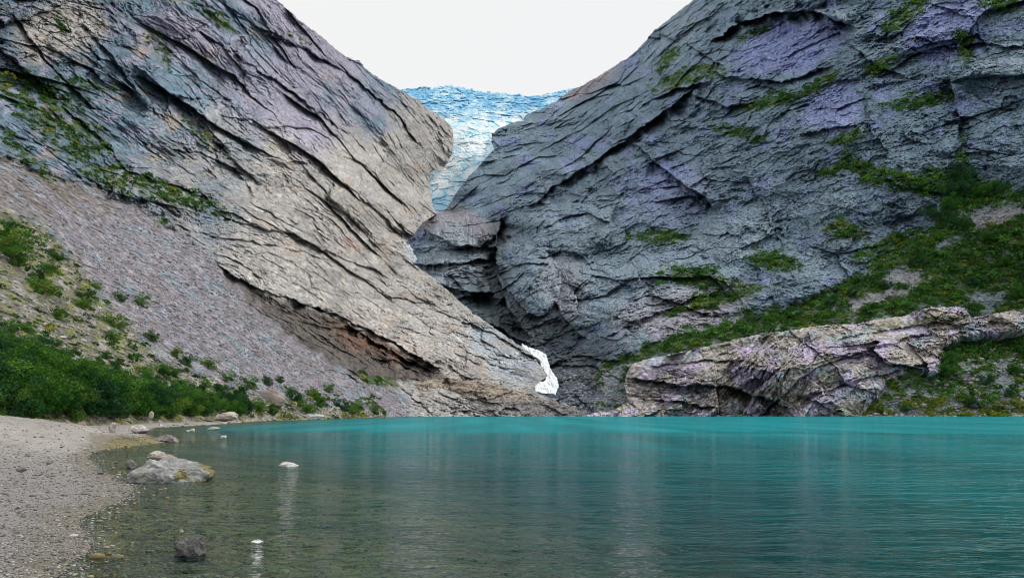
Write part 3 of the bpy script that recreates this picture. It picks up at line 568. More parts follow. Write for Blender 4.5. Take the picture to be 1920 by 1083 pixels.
def water_mat():
    m, t, b = newmat('lake_water'); t.nodes.remove(b); out = t.nodes['Material Output']
    tc = N(t, 'ShaderNodeTexCoord'); turb = N(t, 'ShaderNodeAttribute', attribute_name='turb'); rip = N(t, 'ShaderNodeAttribute', attribute_name='ripple')
    def mapping(sx, sy, rz=0):
        mp = N(t, 'ShaderNodeMapping'); mp.inputs['Scale'].default_value = (sx, sy, 1); mp.inputs['Rotation'].default_value = (0, 0, rz); L(t, tc.outputs['Object'], mp.inputs['Vector']); return mp
    def noise(mp, sc, det, ds=0):
        n = N(t, 'ShaderNodeTexNoise'); n.inputs['Scale'].default_value = sc; n.inputs['Detail'].default_value = det; n.inputs['Distortion'].default_value = ds
        L(t, mp.outputs[0], n.inputs['Vector']); return n
    n1 = noise(mapping(.35, 1.0, R(4)), 1.5, 4, .4); n2 = noise(mapping(.5, 1.0, R(-9)), 5.5, 3, .3); n3 = noise(mapping(.10, .30, R(3)), .8, 2)
    a1 = N(t, 'ShaderNodeMath', operation='MULTIPLY'); a1.inputs[1].default_value = .30; L(t, n2.outputs['Fac'], a1.inputs[0])
    a2 = N(t, 'ShaderNodeMath', operation='ADD'); L(t, n1.outputs['Fac'], a2.inputs[0]); L(t, a1.outputs[0], a2.inputs[1])
    a3 = N(t, 'ShaderNodeMath', operation='MULTIPLY_ADD'); a3.inputs[1].default_value = 2.4; L(t, n3.outputs['Fac'], a3.inputs[0]); L(t, a2.outputs[0], a3.inputs[2])
    bp = N(t, 'ShaderNodeBump'); bp.inputs['Distance'].default_value = .16; L(t, a3.outputs[0], bp.inputs['Height']); wd = N(t, 'ShaderNodeMath', operation='MULTIPLY'); wd.inputs[1].default_value = 1.0; L(t, rip.outputs['Fac'], wd.inputs[0]); L(t, wd.outputs[0], bp.inputs['Distance'])
    ch = N(t, 'ShaderNodeAttribute', attribute_name='chop'); n5 = noise(mapping(.5, .04), 1.0, 1); n6 = noise(mapping(.16, .02, R(2)), 1.0, 2)
    vs = N(t, 'ShaderNodeVectorMath', operation='SUBTRACT'); vs.inputs[1].default_value = (.5, .5, .5); L(t, n5.outputs['Color'], vs.inputs[0])
    vm = N(t, 'ShaderNodeVectorMath', operation='MULTIPLY'); vm.inputs[1].default_value = (.8, 2.0, 0); L(t, vs.outputs[0], vm.inputs[0])
    vk = N(t, 'ShaderNodeVectorMath', operation='SCALE'); L(t, vm.outputs[0], vk.inputs[0]); L(t, ch.outputs['Fac'], vk.inputs['Scale'])
    va = N(t, 'ShaderNodeVectorMath', operation='ADD'); L(t, bp.outputs[0], va.inputs[0]); L(t, vk.outputs[0], va.inputs[1])
    nn_ = N(t, 'ShaderNodeVectorMath', operation='NORMALIZE'); L(t, va.outputs[0], nn_.inputs[0])
    gl = N(t, 'ShaderNodeBsdfGlossy'); gl.inputs['Roughness'].default_value = .07; L(t, nn_.outputs[0], gl.inputs['Normal'])
    rr = N(t, 'ShaderNodeMapRange'); rr.inputs['From Min'].default_value = .5; rr.inputs['To Min'].default_value = .02; rr.inputs['To Max'].default_value = .12; L(t, rip.outputs['Fac'], rr.inputs['Value']); L(t, rr.outputs[0], gl.inputs['Roughness'])
    tr = N(t, 'ShaderNodeBsdfTransparent'); tr.inputs['Color'].default_value = (.66, .82, .70, 1)
    df = N(t, 'ShaderNodeBsdfDiffuse')
    far = N(t, 'ShaderNodeAttribute', attribute_name='milky'); mc = N(t, 'ShaderNodeMixRGB')
    mc.inputs[1].default_value = (.004, .125, .14, 1); mc.inputs[2].default_value = (.001, .22, .25, 1); L(t, far.outputs['Fac'], mc.inputs[0]); ns6 = N(t, 'ShaderNodeMapRange'); ns6.inputs['From Min'].default_value = .3; ns6.inputs['From Max'].default_value = .7; ns6.inputs['To Min'].default_value = .72; ns6.inputs['To Max'].default_value = 1.25
    L(t, n6.outputs['Fac'], ns6.inputs['Value']); vc = N(t, 'ShaderNodeVectorMath', operation='SCALE'); L(t, mc.outputs[0], vc.inputs[0]); L(t, ns6.outputs[0], vc.inputs['Scale']); L(t, vc.outputs[0], df.inputs['Color'])
    mb = N(t, 'ShaderNodeMixShader'); L(t, turb.outputs['Fac'], mb.inputs[0]); L(t, tr.outputs[0], mb.inputs[1]); L(t, df.outputs[0], mb.inputs[2])
    fr = N(t, 'ShaderNodeFresnel'); fr.inputs['IOR'].default_value = 1.33; L(t, nn_.outputs[0], fr.inputs['Normal'])
    mf = N(t, 'ShaderNodeMixShader'); L(t, fr.outputs[0], mf.inputs[0]); L(t, mb.outputs[0], mf.inputs[1]); L(t, gl.outputs[0], mf.inputs[2])
    L(t, mf.outputs[0], out.inputs[0]); return m
dep = np.maximum(-gs * .06 + np.maximum(-gs - 4.5, 0) * .10, 0)
turb = 1 - np.exp(-dep / 1.1)
wn = fbm(GX / 60, GY / 22, 3, 77); wn2 = fbm(GX / 20, GY / 9, 4, 79); edge = GY + 13 * wn2 + 8 * wn; chop = sstep(48, 68, edge) * (.15 + .85 * sstep(-75, -25, GX) * (1 - .65 * sstep(40, 110, GX))) * (.7 + .5 * fbm(GX / 30, GY / 14, 3, 80))
ripple = .40 + .20 * fbm(GX / 14, GY / 5, 3, 78) + .3 * sstep(48, 68, edge) * (.25 + .75 * sstep(-70, -20, GX))
milky = (.25 * sstep(25, 60, GY) + .75 * sstep(46, 70, edge)) * (.35 + .65 * sstep(-80, 0, GX)) + .35 * sstep(3, 22, GX) * (1 - sstep(30, 190, GY))
msk = gs < 1.5
q = (msk[:-1, :-1] | msk[1:, :-1] | msk[:-1, 1:] | msk[1:, 1:]).reshape(-1)
WF = GF[q]; us = np.unique(WF); mp_ = np.full(na * nr, -1); mp_[us] = np.arange(len(us))
WV = np.stack([GX, GY, 0 * GX], -1).reshape(-1, 3)[us]
o = mesh_np('lake_water', WV, mp_[WF], water_mat(), None, {'chop': np.clip(chop, 0, 1.3).reshape(-1)[us], 'turb': turb.reshape(-1)[us], 'ripple': np.clip(ripple, 0, 4).reshape(-1)[us], 'milky': milky.reshape(-1)[us]}, smooth=True)
tag(o, 'rippled turquoise glacial lake, clear and brown near the beach', 'lake', kind='structure')

# ================================================================== STONES
def ico(sub):
    import bmesh
    bm = bmesh.new(); bmesh.ops.create_icosphere(bm, subdivisions=sub, radius=1)
    V = np.array([v.co[:] for v in bm.verts]); Fc = np.array([[v.index for v in f.verts] for f in bm.faces]); bm.free(); return V, Fc
ICO = {k: ico(k) for k in (1, 2, 3, 5)}
def rock_mesh(sub, sx, sy, sz, seed, rough=.25, cuts=7, col=(.36, .34, .33), moss=0, lumps=()):
    r = np.random.default_rng(seed); V, Fc = ICO[sub]; V = V.copy()
    for k in range(cuts):                             # split faces: planes that shave the ball
        n = r.normal(size=3); n /= np.linalg.norm(n); h = r.uniform(.5, .85)
        d = V @ n; V -= np.outer(np.maximum(d - h, 0) * .92, n)
    nn = vnoise(V[:, 0] * 1.6 + seed, V[:, 1] * 1.6, V[:, 2] * 1.6, seed) * rough + vnoise(V[:, 0] * 4, V[:, 1] * 4 + seed, V[:, 2] * 4, seed + 3) * rough * .45
    if sub > 3: nn = nn + vnoise(V[:, 0] * 10, V[:, 1] * 10, V[:, 2] * 10, seed + 5) * rough * .2 + vnoise(V[:, 0] * 24, V[:, 1] * 24, V[:, 2] * 24, seed + 6) * rough * .09
    V = V * (1 + nn)[:, None]; V = V * np.array([sx, sy, sz])
    c = np.broadcast_to(np.array(col), V.shape) * (1 + .35 * vnoise(V[:, 0] / sx * 3, V[:, 1] / sy * 3, V[:, 2] / sz * 3, seed + 9))[:, None]
    if moss:
        mk = sstep(.0, .5, vnoise(V[:, 0] / sx * 2.2 + 5, V[:, 1] / sy * 2.2, V[:, 2] / sz * 2.2, seed + 11) + .5 * V[:, 0] / sx - .2) * moss
        c = c * (1 - mk[:, None]) + np.array([.20, .17, .05]) * mk[:, None]
    return V, Fc, np.clip(c, .01, .9)
def gpt(x, y, z=0):                                  # photo point on a level at height z
    Y = (H - z) * F / (y - HY); return (x - CX) / F * Y, Y
def boulder(px, py, wpx, hpx, seed, label, z=0, sub=3, col=(.36, .34, .33), moss=0, deep=1.0, sink=.35, rot=0, Y=None, group=None, cat='boulder', name='boulder', rough=.25):
    if Y is None: X, Y = gpt(px, py, z)
    else: X = (px - CX) / F * Y; z = H + (HY - py) / F * Y
    w_ = wpx * Y / F / 2; h_ = hpx * Y / F
    hz = h_ / (2 - sink * 2) * 1.12
    V, Fc, c = rock_mesh(sub, w_, w_ * deep, hz, seed, rough, col=col, moss=moss)
    V[:, 2] += hz * (1 - 2 * sink) * 1.0 - 0
    o = mesh_np(name, V, Fc, M_BOULDER, c, smooth=False); o.location = (X, Y + w_ * deep * .4, z - .01); o.rotation_euler = (0, 0, rot)
    tag(o, label, cat, group); return o
boulder(311, 903, 140, 46, 3, 'largest pale boulder at the waterline with olive lichen on its right end', sub=5, col=(.33, .34, .335), moss=.85, deep=.55, rot=.1, rough=.3)
boulder(303, 868, 58, 16, 5, 'low flat brown stone just behind the largest pale boulder', sub=3, col=(.30, .26, .22), moss=.5, deep=.8)
boulder(288, 857, 32, 12, 6, 'small pale flat stone in shallow water behind the largest boulder', sub=3, col=(.45, .42, .38), deep=.8)
boulder(243, 877, 24, 14, 8, 'small dark stone at the left tip of the largest boulder', sub=3, col=(.2, .19, .18), deep=.8)
boulder(310, 828, 46, 12, 7, 'long dark flat stone half in the shallows beyond the largest boulder', sub=3, col=(.25, .22, .22), deep=.7)
boulder(352, 1040, 56, 32, 9, 'dark mottled cobble standing in the shallow water at the bottom', sub=5, col=(.11, .11, .11), deep=.8, rough=.3)
boulder(257, 810, 36, 13, 10, 'white angular stone on the gravel near the waterline', sub=3, col=(.5, .47, .46), z=.12, deep=.8)
boulder(146, 806, 28, 15, 11, 'rounded grey boulder resting beside the sand ridge', sub=3, col=(.34, .31, .27), z=.75, deep=.9)
boulder(209, 806, 17, 13, 12, 'small pale stone between the sand ridge and the waterline', sub=3, col=(.38, .35, .32), z=.4, deep=.9)
boulder(541, 874, 34, 10, 13, 'white stone breaking the surface alone out in the water', sub=3, col=(.62, .60, .57), deep=.9)
boulder(481, 1016, 24, 5, 14, 'tiny white stone tip awash right of the dark cobble', sub=3, col=(.62, .62, .62), deep=.8)
boulder(339, 997, 10, 8, 15, 'tiny pointed pebble tip just above the dark cobble in the water', sub=2, col=(.4, .4, .38), deep=.8)
boulder(417, 820, 16, 5, 16, 'small pale stone awash off the gravel point', sub=2, col=(.5, .52, .5), deep=.8)
boulder(360, 808, 14, 5, 17, 'small yellowish stone in the shallows near the gravel point', sub=2, col=(.5, .45, .36), deep=.8)
boulder(401, 805, 26, 6, 18, 'low greenish stone lying off the gravel point', sub=2, col=(.3, .33, .3), deep=.8)
boulder(352, 809, 8, 4, 19, 'tiny stone left of the yellowish stone in the shallows', sub=2, col=(.45, .42, .36), deep=.8)
boulder(38, 882, 18, 6, 20, 'dark flat stone lying alone on the open sand', sub=2, col=(.17, .16, .15), z=.45, deep=.9)
boulder(92, 868, 14, 5, 21, 'small dark stone on the sand right of the dark flat stone', sub=2, col=(.19, .18, .17), z=.4, deep=.9)
boulder(186, 886, 14, 5, 22, 'dark pebble at the water edge left of the largest boulder', sub=2, col=(.15, .14, .13), z=.05, deep=.9)
boulder(505, 757, 78, 26, 23, 'broad brown boulder among the bushes at the foot of the scree', sub=3, col=(.30, .26, .23), Y=float(dL(np.array([505.]), np.array([757.]))[0]), deep=.7)
boulder(585, 783, 40, 9, 24, 'pale bluish boulder at the far end of the beach', sub=3, col=(.42, .46, .48), Y=170, deep=.7)
boulder(283, 782, 10, 10, 25, 'narrow pale standing stone at the edge of the thicket', sub=3, col=(.42, .38, .33), Y=62, deep=.8)
boulder(428, 784, 56, 10, 26, 'long pale flat slab of rock below the bushes on the shore', sub=3, col=(.45, .41, .36), Y=108, deep=.7)

# stones along the far gravel shore and on the slope: many, one group each
r_ = np.random.default_rng(31)
protos = []
for k in range(6):
    V, Fc, c = rock_mesh(2, 1, .8, .6, 40 + k, .28, col=[(.42, .40, .38), (.30, .28, .27), (.48, .46, .46), (.24, .22, .21), (.38, .40, .41), (.45, .40, .34)][k])
    me_o = mesh_np('shore_stone', V, Fc, M_BOULDER, c); protos.append(me_o)
used_p = [False] * 6
def place_stone(X, Y, z, s, name, label, group, cat):
    k = int(r_.integers(6)); p = protos[k]
    if not used_p[k]: o = p; used_p[k] = True
    else: o = link(p.copy())
    o.name = name; o.location = (X, Y, z); o.scale = (s, s * r_.uniform(.8, 1.2), s * r_.uniform(.6, 1.1)); o.rotation_euler = (r_.uniform(-.2, .2), r_.uniform(-.2, .2), r_.uniform(0, 6.28))
    tag(o, label, cat, group)
for i in range(70):
    px = r_.uniform(290, 610); yw = np.interp(px, [290, 382, 424, 495, 566, 640], [801, 797, 794, 788, 785.4, 783.6])
    Y = H * F / (yw - HY) + r_.uniform(-1, 5); X = (px - CX) / F * Y
    z = float(ground_z(np.array([X]), np.array([Y]))[0][0]); s = r_.uniform(.12, .42) * (1.3 if r_.random() < .15 else 1)
    place_stone(X, Y, z, s, 'shore_stone', 'small grey stone in the line of stones edging the far gravel shore', 'stones edging the far gravel shore', 'stone')
LD = lambda x, y: left_shape(np.array([[x]]), np.array([[y]]), dL(np.array([[x]]), np.array([[y]])))[0][0, 0]
pts = []
while len(pts) < 90:
    x, y = r_.uniform(20, 690), r_.uniform(400, 775)
    if poly_sd(np.array([x]), np.array([y]), MORAINE)[0] > -6 and y < 775: pts.append((x, y))
PX = np.array([[p[0] for p in pts]]); PY = np.array([[p[1] for p in pts]]); PD = left_shape(PX, PY, dL(PX, PY))[0][0]
for (x, y), Y in zip(pts, PD):
    s = min(r_.uniform(3.5, 9) * (1.5 if r_.random() < .12 else 1) * Y / F, 2.4)
    P = unproj(x, y, Y); place_stone(P[0], P[1], P[2], s, 'slope_boulder', 'pale boulder lying among the bushes on the lower left slope', 'boulders on the lower left slope', 'boulder')

# pebbles of the near beach: uncountable, one mesh
def scatter(name, X, Y, z, sz, base, mat, seed, flat=.55, sink=.25, smooth=True):
    V0, F0 = ICO[1]; n = len(X); r = np.random.default_rng(seed)
    M = r.uniform(.6, 1.2, (n, 1, 3)) * np.array([1.15, .9, flat]); a = r.uniform(0, 6.28, n); P = V0[None] * (1 + r.uniform(-.2, .2, (n, len(V0), 1))) * M * sz[:, None, None]
    x2 = P[..., 0] * np.cos(a)[:, None] - P[..., 1] * np.sin(a)[:, None]; y2 = P[..., 0] * np.sin(a)[:, None] + P[..., 1] * np.cos(a)[:, None]
    V = np.stack([x2 + X[:, None], y2 + Y[:, None], P[..., 2] + z[:, None] + sz[:, None] * sink], -1).reshape(-1, 3)
    Fc = (F0[None] + (np.arange(n) * len(V0))[:, None, None]).reshape(-1, 3)
    return mesh_np(name, V, Fc, mat, np.repeat(base, len(V0), 0), smooth=smooth)
def pebbles():
    n = 36000; r = np.random.default_rng(5)
    th = r.uniform(-R(46), R(-8), n * 4); rr = 6.0 * np.exp(r.uniform(0, 2.6, n * 4)); X = np.sin(th) * rr; Y = np.cos(th) * rr
    z, s = ground_z(X, Y); px = X / Y * F + CX
    dens = np.clip(1.25 - (Y - 8) / 40, .25, 1) * sstep(-1.6, -.1, s) * (1 - .75 * sstep(3, 8, s) * sstep(14, 30, Y))
    k = (px > -40) & (px < 620) & (Y < 80) & (r.random(n * 4) < dens); X, Y, z = X[k][:n], Y[k][:n], z[k][:n]; n = len(X)
    sz = .0052 * np.exp(r.normal(0, .5, n)) * (1 + Y / 14); sz = np.minimum(sz, .16)
    pal = np.array([(.26, .255, .255), (.34, .33, .32), (.11, .108, .11), (.30, .27, .23), (.46, .45, .44), (.17, .16, .15), (.09, .09, .095)])
    return scatter('pebbles', X, Y, z, sz, pal[r.integers(0, 7, n)], M_PEB, 6)
tag(pebbles(), 'fine grey pebbles covering the near beach', 'pebbles', kind='stuff')

def bed_stones():
    r = np.random.default_rng(15); n = 22000
    th = r.uniform(-R(42), R(6), n); rr = 6.0 * np.exp(r.uniform(0, 2.1, n)); X = np.sin(th) * rr; Y = np.cos(th) * rr
    z, s = ground_z(X, Y); k = (s < -.2) & (s > -7) & (r.random(n) < np.clip(1 + s / 8, .1, 1)); X, Y, z = X[k], Y[k], z[k]
    sz = np.minimum(.011 * np.exp(r.normal(0, .55, len(X))) * (1 + Y / 18), .08)
    pal = np.array([(.22, .18, .09), (.16, .14, .08), (.32, .28, .18), (.09, .085, .055), (.22, .20, .14)])
    return scatter('lakebed_stones', X, Y, z, sz, pal[r.integers(0, 5, len(X))], M_PEB, 16)
tag(bed_stones(), 'brown stones on the bed of the clear shallows', 'stones', kind='stuff')

# ================================================================== PLANTS
def leaf_cloud(P, size, colr, r, tilt=1.0):
    """one small bent leaf cluster (quad) per point"""
    n = len(P); a = r.normal(size=(n, 3)); a /= np.linalg.norm(a, axis=1)[:, None]
    b_ = r.normal(size=(n, 3)); b_[:, 2] *= .6; b_ -= (b_ * a).sum(1)[:, None] * a; b_ /= np.linalg.norm(b_, axis=1)[:, None]
    c_ = np.cross(a, b_); s = (size * r.uniform(.6, 1.3, n))[:, None]
    V = np.stack([P - b_ * s, P - c_ * s * .55 + a * s * .15, P + b_ * s, P + c_ * s * .55 + a * s * .15], 1).reshape(-1, 3)
    return V, np.arange(n * 4).reshape(n, 4), np.repeat(colr, 4, 0)
def shrub_proto(seed, hgt, wid, nleaf, lsize, tones):
    r = np.random.default_rng(seed); root = link(bpy.data.objects.new('birch_shrub', None))
    # stems
    SV, SF = [], []
    tips = []
    for k in range(7):
        a = r.uniform(0, 6.28); ln = hgt * r.uniform(.7, 1); sp = wid * r.uniform(.15, .62); p = np.array([0., 0, -.3]); prev = None
        for j in range(6):
            u = j / 5; p = np.array([math.cos(a) * sp * u ** 1.3 + r.normal() * .04, math.sin(a) * sp * u ** 1.3 + r.normal() * .04, -.3 + ln * .85 * u]); rad = .05 * (1 - .75 * u) * hgt / 4
            ring = [len(SV) + q for q in range(5)]
            for q in range(5): SV.append(p + np.array([math.cos(q * 1.2566), math.sin(q * 1.2566), 0]) * rad)
            if prev:
                for q in range(5): SF.append([prev[q], prev[(q + 1) % 5], ring[(q + 1) % 5], ring[q]])
            prev = ring
            if j > 1: tips.append((p.copy(), u))
    mesh_np('stem', np.array(SV), np.array(SF), M_BARK, parent=root)
    # crown: leaf clumps hung round the branches
    cl = []
    for k in range(34):
        p, u = tips[r.integers(len(tips))]; off = r.normal(size=3) * np.array([.30, .30, .16]) * wid; c0 = p + off; c0[2] = np.clip(c0[2], hgt * .1, hgt * 1.0)
        cl.append((c0, r.uniform(.16, .34) * wid, r.uniform(-1, 1)))
    per = nleaf // len(cl); Ps, Cs = [], []
    for c0, rad, tone in cl:
        d = r.normal(size=(per, 3)); d /= np.linalg.norm(d, axis=1)[:, None]; q = rad * r.uniform(.45, 1.08, per)[:, None] ** .6 * r.uniform(.7, 1, (per, 1))
        P = c0 + d * q * np.array([1, 1, .75]); Ps.append(P)
        base = np.array(tones[0]) * (1 - (tone + 1) / 2) + np.array(tones[1]) * (tone + 1) / 2
        Cs.append(base * r.uniform(.7, 1.3, (per, 1)))
    P = np.concatenate(Ps); Cc = np.concatenate(Cs); P[:, 2] = np.maximum(P[:, 2], .02)
    V, Fc, cc = leaf_cloud(P, np.full(len(P), lsize), Cc, r)
    mesh_np('crown', V, Fc, M_LEAF, cc, parent=root)
    return root
def copy_tree(o):
    c = link(o.copy())
    for ch in o.children: link(ch.copy(), c)
    return c
G1, G2, G3 = (.016, .075, .012), (.062, .185, .022), (.14, .22, .03)
shr = [shrub_proto(60 + k, 4.2, 3.2, 4200, .12, tn) for k, tn in enumerate([(G1, G2), ((.012, .06, .02), (.04, .13, .045)), ((.035, .12, .018), (.11, .26, .035)), (G1, (.10, .21, .03))])] + [shrub_proto(70 + k, 2.6, 2.6, 2600, .11, (G2, G3)) for k in range(2)] + [shrub_proto(75, 2.2, 2.6, 2200, .11, ((.12, .12, .03), (.24, .22, .05)))]
shr_used = [False] * 7
r_ = np.random.default_rng(77)
def top_y(px): return np.interp(px, [-40, 0, 60, 110, 190, 260, 330, 400, 460], [585, 592, 600, 628, 652, 682, 692, 722, 748])
def put_shrub(k, X, Y, z, s, label, group):
    o = shr[k] if not shr_used[k] else copy_tree(shr[k])
    shr_used[k] = True; o.location = (X, Y, z); o.scale = (s * r_.uniform(.85, 1.15), s * r_.uniform(.85, 1.15), s); o.rotation_euler = (0, 0, r_.uniform(0, 6.28))
    tag(o, label, 'shrub', group)
def left_surf(x, y):
    X = np.array([[x]], float); Yy = np.array([[y]], float); return unproj(x, y, float(dL(X, Yy)[0, 0]))
cnt = 0
for row in range(9):
    fy = row / 8
    n = 17 if row < 6 else 13
    for i in range(n):
        px = -30 + (i + r_.uniform(0, .9)) * 500 / n
        ty = top_y(px); yb = 782 - fy * (782 - ty) * .82 + r_.uniform(-6, 6)
        hp = min(max(26, (yb - ty) * .62), 88) * r_.uniform(.75, 1.15)
        if yb - hp < ty - 12: hp = yb - ty + 8
        P = left_surf(px, min(yb, 785)); hm = hp * P[1] / F
        if hm < .8: continue
        big = r_.random() < .82 or px < 200
        k = int(r_.integers(4)) if big else 4 + int(r_.integers(3))
        s = hm / (4.4 if k < 4 else 2.8)
        lab, grp = ('dense green birch shrub in the thicket behind the sand beach', 'shrubs of the thicket behind the beach')
        put_shrub(k, P[0], P[1], P[2] - .15, min(s, 1.5), lab, grp); cnt += 1
# single shrubs dotted over the slope above and beyond the thicket
DOT = [(20, 480, 46), (75, 530, 30), (95, 510, 22), (75, 548, 34), (160, 565, 28), (150, 575, 22), (215, 612, 30), (110, 600, 24), (225, 565, 20), (265, 575, 24), (215, 640, 22), (30, 500, 40), (110, 490, 20), (10, 450, 30),
       (470, 730, 24), (500, 722, 18), (525, 718, 16), (450, 745, 26), (560, 760, 30), (590, 752, 26), (600, 764, 24), (640, 770, 24), (670, 772, 20), (540, 740, 18), (480, 770, 26), (510, 778, 22), (430, 720, 22), (390, 690, 20), (350, 688, 24), (615, 735, 16), (700, 774, 16), (330, 668, 18), (285, 640, 22), (180, 540, 16), (575, 775, 26), (655, 776, 22)]
for i, (px, yb, hp) in enumerate(DOT):
    P = left_surf(px, yb); k = int(r_.integers(6)); s = hp * 1.15 * P[1] / F / (4.4 if k < 4 else 2.8)
    put_shrub(k, P[0], P[1], P[2] - .2, s, 'low green shrub standing apart on the stony slope above the thicket', 'single shrubs on the stony left slope')

# single dark bushes and small birches on the right slope
RD = [(1800, 345, 44), (1795, 375, 40), (1815, 365, 34), (1780, 395, 30), (1840, 372, 30), (1760, 415, 34), (1870, 362, 24), (1800, 430, 30), (1850, 455, 26), (1772, 705, 30), (1778, 680, 28), (1782, 660, 24), (1700, 770, 18), (1900, 700, 26), (1850, 720, 22), (1930, 670, 26),
      (1560, 572, 18), (1600, 555, 20), (1480, 592, 16), (1420, 602, 14), (1660, 540, 20), (1720, 500, 24), (1880, 500, 24), (1910, 560, 26), (1830, 540, 22), (1640, 700, 14), (1180, 700, 16), (1350, 622, 14), (1890, 740, 20), (1820, 760, 18)]
for i, (px, yb, hp) in enumerate(RD):
    xx = np.array([[float(px)]]); yy = np.array([[float(yb)]]); Yd = float(right_shape(xx, yy, dR(xx, yy))[0][0, 0]) - 1.5; P = unproj(px, yb, Yd)
    k = int(r_.integers(2)); s_ = hp * Yd / F / (4.2 if k < 4 else 2.6)
    put_shrub(k, P[0], P[1], P[2] - .6, s_, 'dark green bush standing out of the green slope on the right', 'single bushes on the green right slope')

def cover(name, shape_d, sample, maskf, n, per, rad, seed, label, c1, c2, c3):
    """low bushes: each a dome of leaf clusters sitting on the rock"""
    r = np.random.default_rng(seed); x, y = sample(r, n * 5)
    m = maskf(x, y); k = r.random(len(x)) < m; x, y = x[k][:n], y[k][:n]; n = len(x)
    Y = shape_d(x[None], y[None])[0]; P = unproj(x, y, Y)
    rd_ = rad * np.exp(r.normal(0, .4, n)) * np.clip(Y / 330, .35, 1.5)
    dirs = r.normal(size=(n, per, 3)); dirs /= np.linalg.norm(dirs, axis=2)[..., None]; dirs[..., 2] = np.abs(dirs[..., 2]) * .9 - .1
    Q = P[:, None] + dirs * (rd_[:, None, None] * r.uniform(.7, 1.05, (n, per, 1))) * np.array([1.15, 1.0, .95])
    tn = np.clip(.5 + 1.0 * fbm(x / 14, y / 9, 3, seed + 1) + .3 * r.normal(size=n), 0, 1)[:, None]; t3 = sstep(.2, .5, fbm(x / 34, y / 20, 3, seed + 2) - .08 + .2 * r.normal(size=n) + .7 * sstep(738, 756, y) * (x > 1560) + .35 * sstep(735, 755, y) * (x < 760))[:, None]
    col = (np.array(c1) * (1 - tn) + np.array(c2) * tn) * (1 - t3) + np.array(c3) * t3
    col = np.repeat(col, per, 0) * r.uniform(.7, 1.3, (n * per, 1))
    V, Fc, cc = leaf_cloud(Q.reshape(-1, 3), np.repeat(rd_, per) * .34, col, r)
    o = mesh_np(name, V, Fc, M_LEAF, cc); tag(o, label, 'undergrowth', kind='stuff'); return o
def rmask(x, y):
    nA = fbm(x / 90, y / 90, 4, 211) * .55; nB = fbm(x / 26, y / 26, 4, 212); nC = fbm(x / 8, y / 8, 3, 213)
    v, b_ = right_veg(x, y, nA, nB, nC); return v * (.55 + .45 * sstep(-.3, .3, fbm(x / 13, y / 9, 3, 215)))
def rd(x, y):
    return right_shape(x, y, dR(x, y))[0]
cover('undergrowth', rd, lambda r, n: (r.uniform(1090, 1950, n), r.uniform(0, 782, n)), rmask, 8000, 30, 1.2, 216,
      'green bushes covering the diagonal ledge and slope at the foot of the right mountain', G1, (.085, .22, .03), (.20, .24, .03))
def lmask(x, y):
    nA = fbm(x / 90, y / 90, 4, 11) * .55; nB = fbm(x / 26, y / 26, 4, 12); nC = fbm(x / 8, y / 8, 3, 13)
    mor = sstep(-14, 14, poly_sd(x, y, MORAINE) + 20 * nB)
    return np.clip(left_veg(x, y, nA, nB, nC) + mor * .5 * sstep(-.1, .3, fbm(x / 22, y / 14, 3, 218)) + .8 * sstep(738, 752, y) * sstep(440, 480, x) * (1 - sstep(745, 775, x)) * sstep(-.15, .2, fbm(x / 16, y / 10, 3, 228)), 0, 1)
cover('undergrowth', lambda x, y: left_shape(x, y, dL(x, y))[0], lambda r, n: (r.uniform(-20, 720, n), r.uniform(0, 785, n)), lmask, 3400, 34, 1.15, 219,
      'patchy green and yellow undergrowth on the ledges and stony slope of the left mountain', G1, (.07, .16, .025), (.27, .28, .03))
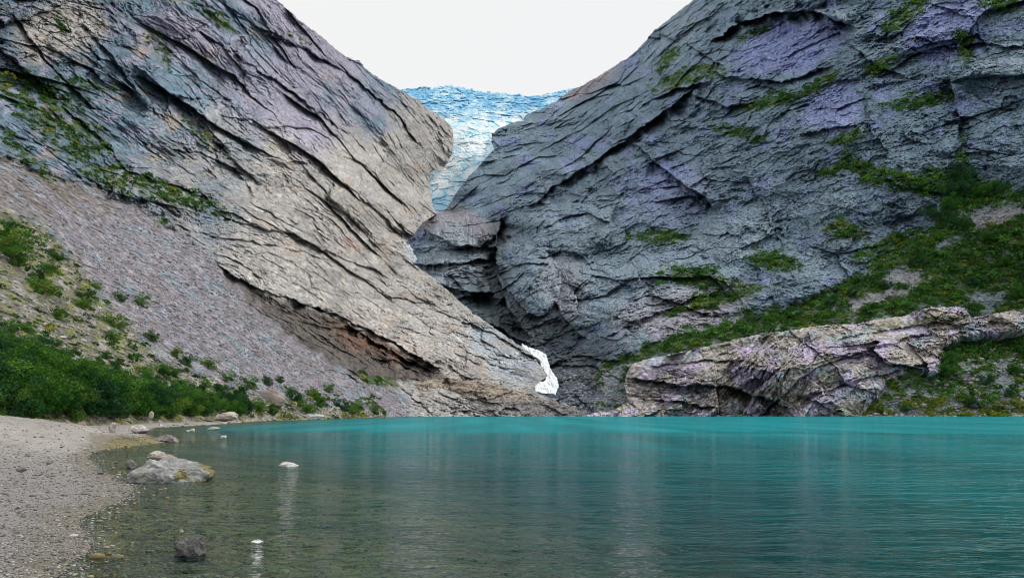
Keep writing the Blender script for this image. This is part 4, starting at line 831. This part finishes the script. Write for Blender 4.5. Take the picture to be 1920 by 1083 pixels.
# loose stones of the scree fan and of the shore at the right: uncountable
def slope_stones(shape_fn, df, box, maskf, n, rad, seed, label, pal):
    r = np.random.default_rng(seed); x = r.uniform(box[0], box[2], n * 4); y = r.uniform(box[1], box[3], n * 4)
    k = r.random(n * 4) < maskf(x, y); x, y = x[k][:n], y[k][:n]; n = len(x)
    Y = shape_fn(x[None], y[None], df(x[None], y[None]))[0][0]; P = unproj(x, y, Y)
    sz = rad * np.exp(r.normal(0, .55, n)) * Y / F; sz = np.minimum(sz, rad * 4 * Y / F)
    o = scatter('scree_stones', P[:, 0], P[:, 1], P[:, 2], sz, np.array(pal)[r.integers(0, len(pal), n)] * r.uniform(.8, 1.2, (n, 1)), M_BOULDER, seed, .7, 0, False)
    tag(o, label, 'scree', kind='stuff')
GREYS = [(.29, .275, .33), (.38, .36, .43), (.20, .19, .21), (.25, .31, .35), (.36, .34, .40), (.25, .23, .20)]
slope_stones(left_shape, dL, (-20, 290, 770, 785), lambda x, y: np.clip(sstep(-8, 10, poly_sd(x, y, SCREE)) * (.35 + .65 * sstep(-.2, .3, fbm(x / 30, y / 20, 3, 951))) + .45 * sstep(-6, 8, poly_sd(x, y, MORAINE)), 0, 1) * np.clip((y - 250) / 350, .3, 1), 27000, 1.15, 950, 'grey stones scattered over the scree fan on the left slope', GREYS + [(.14, .13, .14)])
slope_stones(right_shape, dR, (1050, 560, 1940, 782), lambda x, y: np.clip(sstep(-4, 10, poly_sd(x, y, [(1055, 690), (1140, 690), (1180, 760), (1180, 790), (1060, 790), (1050, 740)])) + .8 * sstep(-4, 10, poly_sd(x, y, [(1640, 760), (1770, 700), (1780, 650), (1950, 640), (1950, 790), (1620, 790)])), 0, 1), 5000, 1.6, 960, 'grey stones among the green at the foot of the right mountain', GREYS)
# the stony far shore: a band of stones and boulders along the waterline
def far_shore():
    r = np.random.default_rng(970); n = 2600; x = r.uniform(640, 1960, n); X = (x - CX) / F * 309
    wob = 3.0 * fbm(X / 16, X * 0, 3, 971); Y = 306.5 + wob + np.abs(r.normal(0, 1.6, n)); X = (x - CX) / F * Y
    sz = .28 * np.exp(r.normal(0, .6, n)); sz = np.minimum(sz, 1.5)
    o = scatter('shore_gravel', X, Y, np.maximum(0, (Y - 307) * .12), sz, np.array(GREYS + [(.12, .11, .10)])[r.integers(0, 7, n)], M_BOULDER, 972, .7, .1, False)
    tag(o, 'strip of broken stones along the far waterline', 'stones', kind='stuff')
far_shore()
def omask(x, y):
    nB = fbm(x / 20, y / 16, 4, 412)
    return np.clip(ell(x, y, 1700, 765, 130, 24, -8, .5, nB) + ell(x, y, 1780, 740, 180, 40, -8, .5, nB) * .4 + ell(x, y, 1740, 600, 120, 9, -8, .6, nB), 0, 1) * sstep(-.3, .2, fbm(x / 8, y / 6, 3, 421))
print('shrubs', cnt)
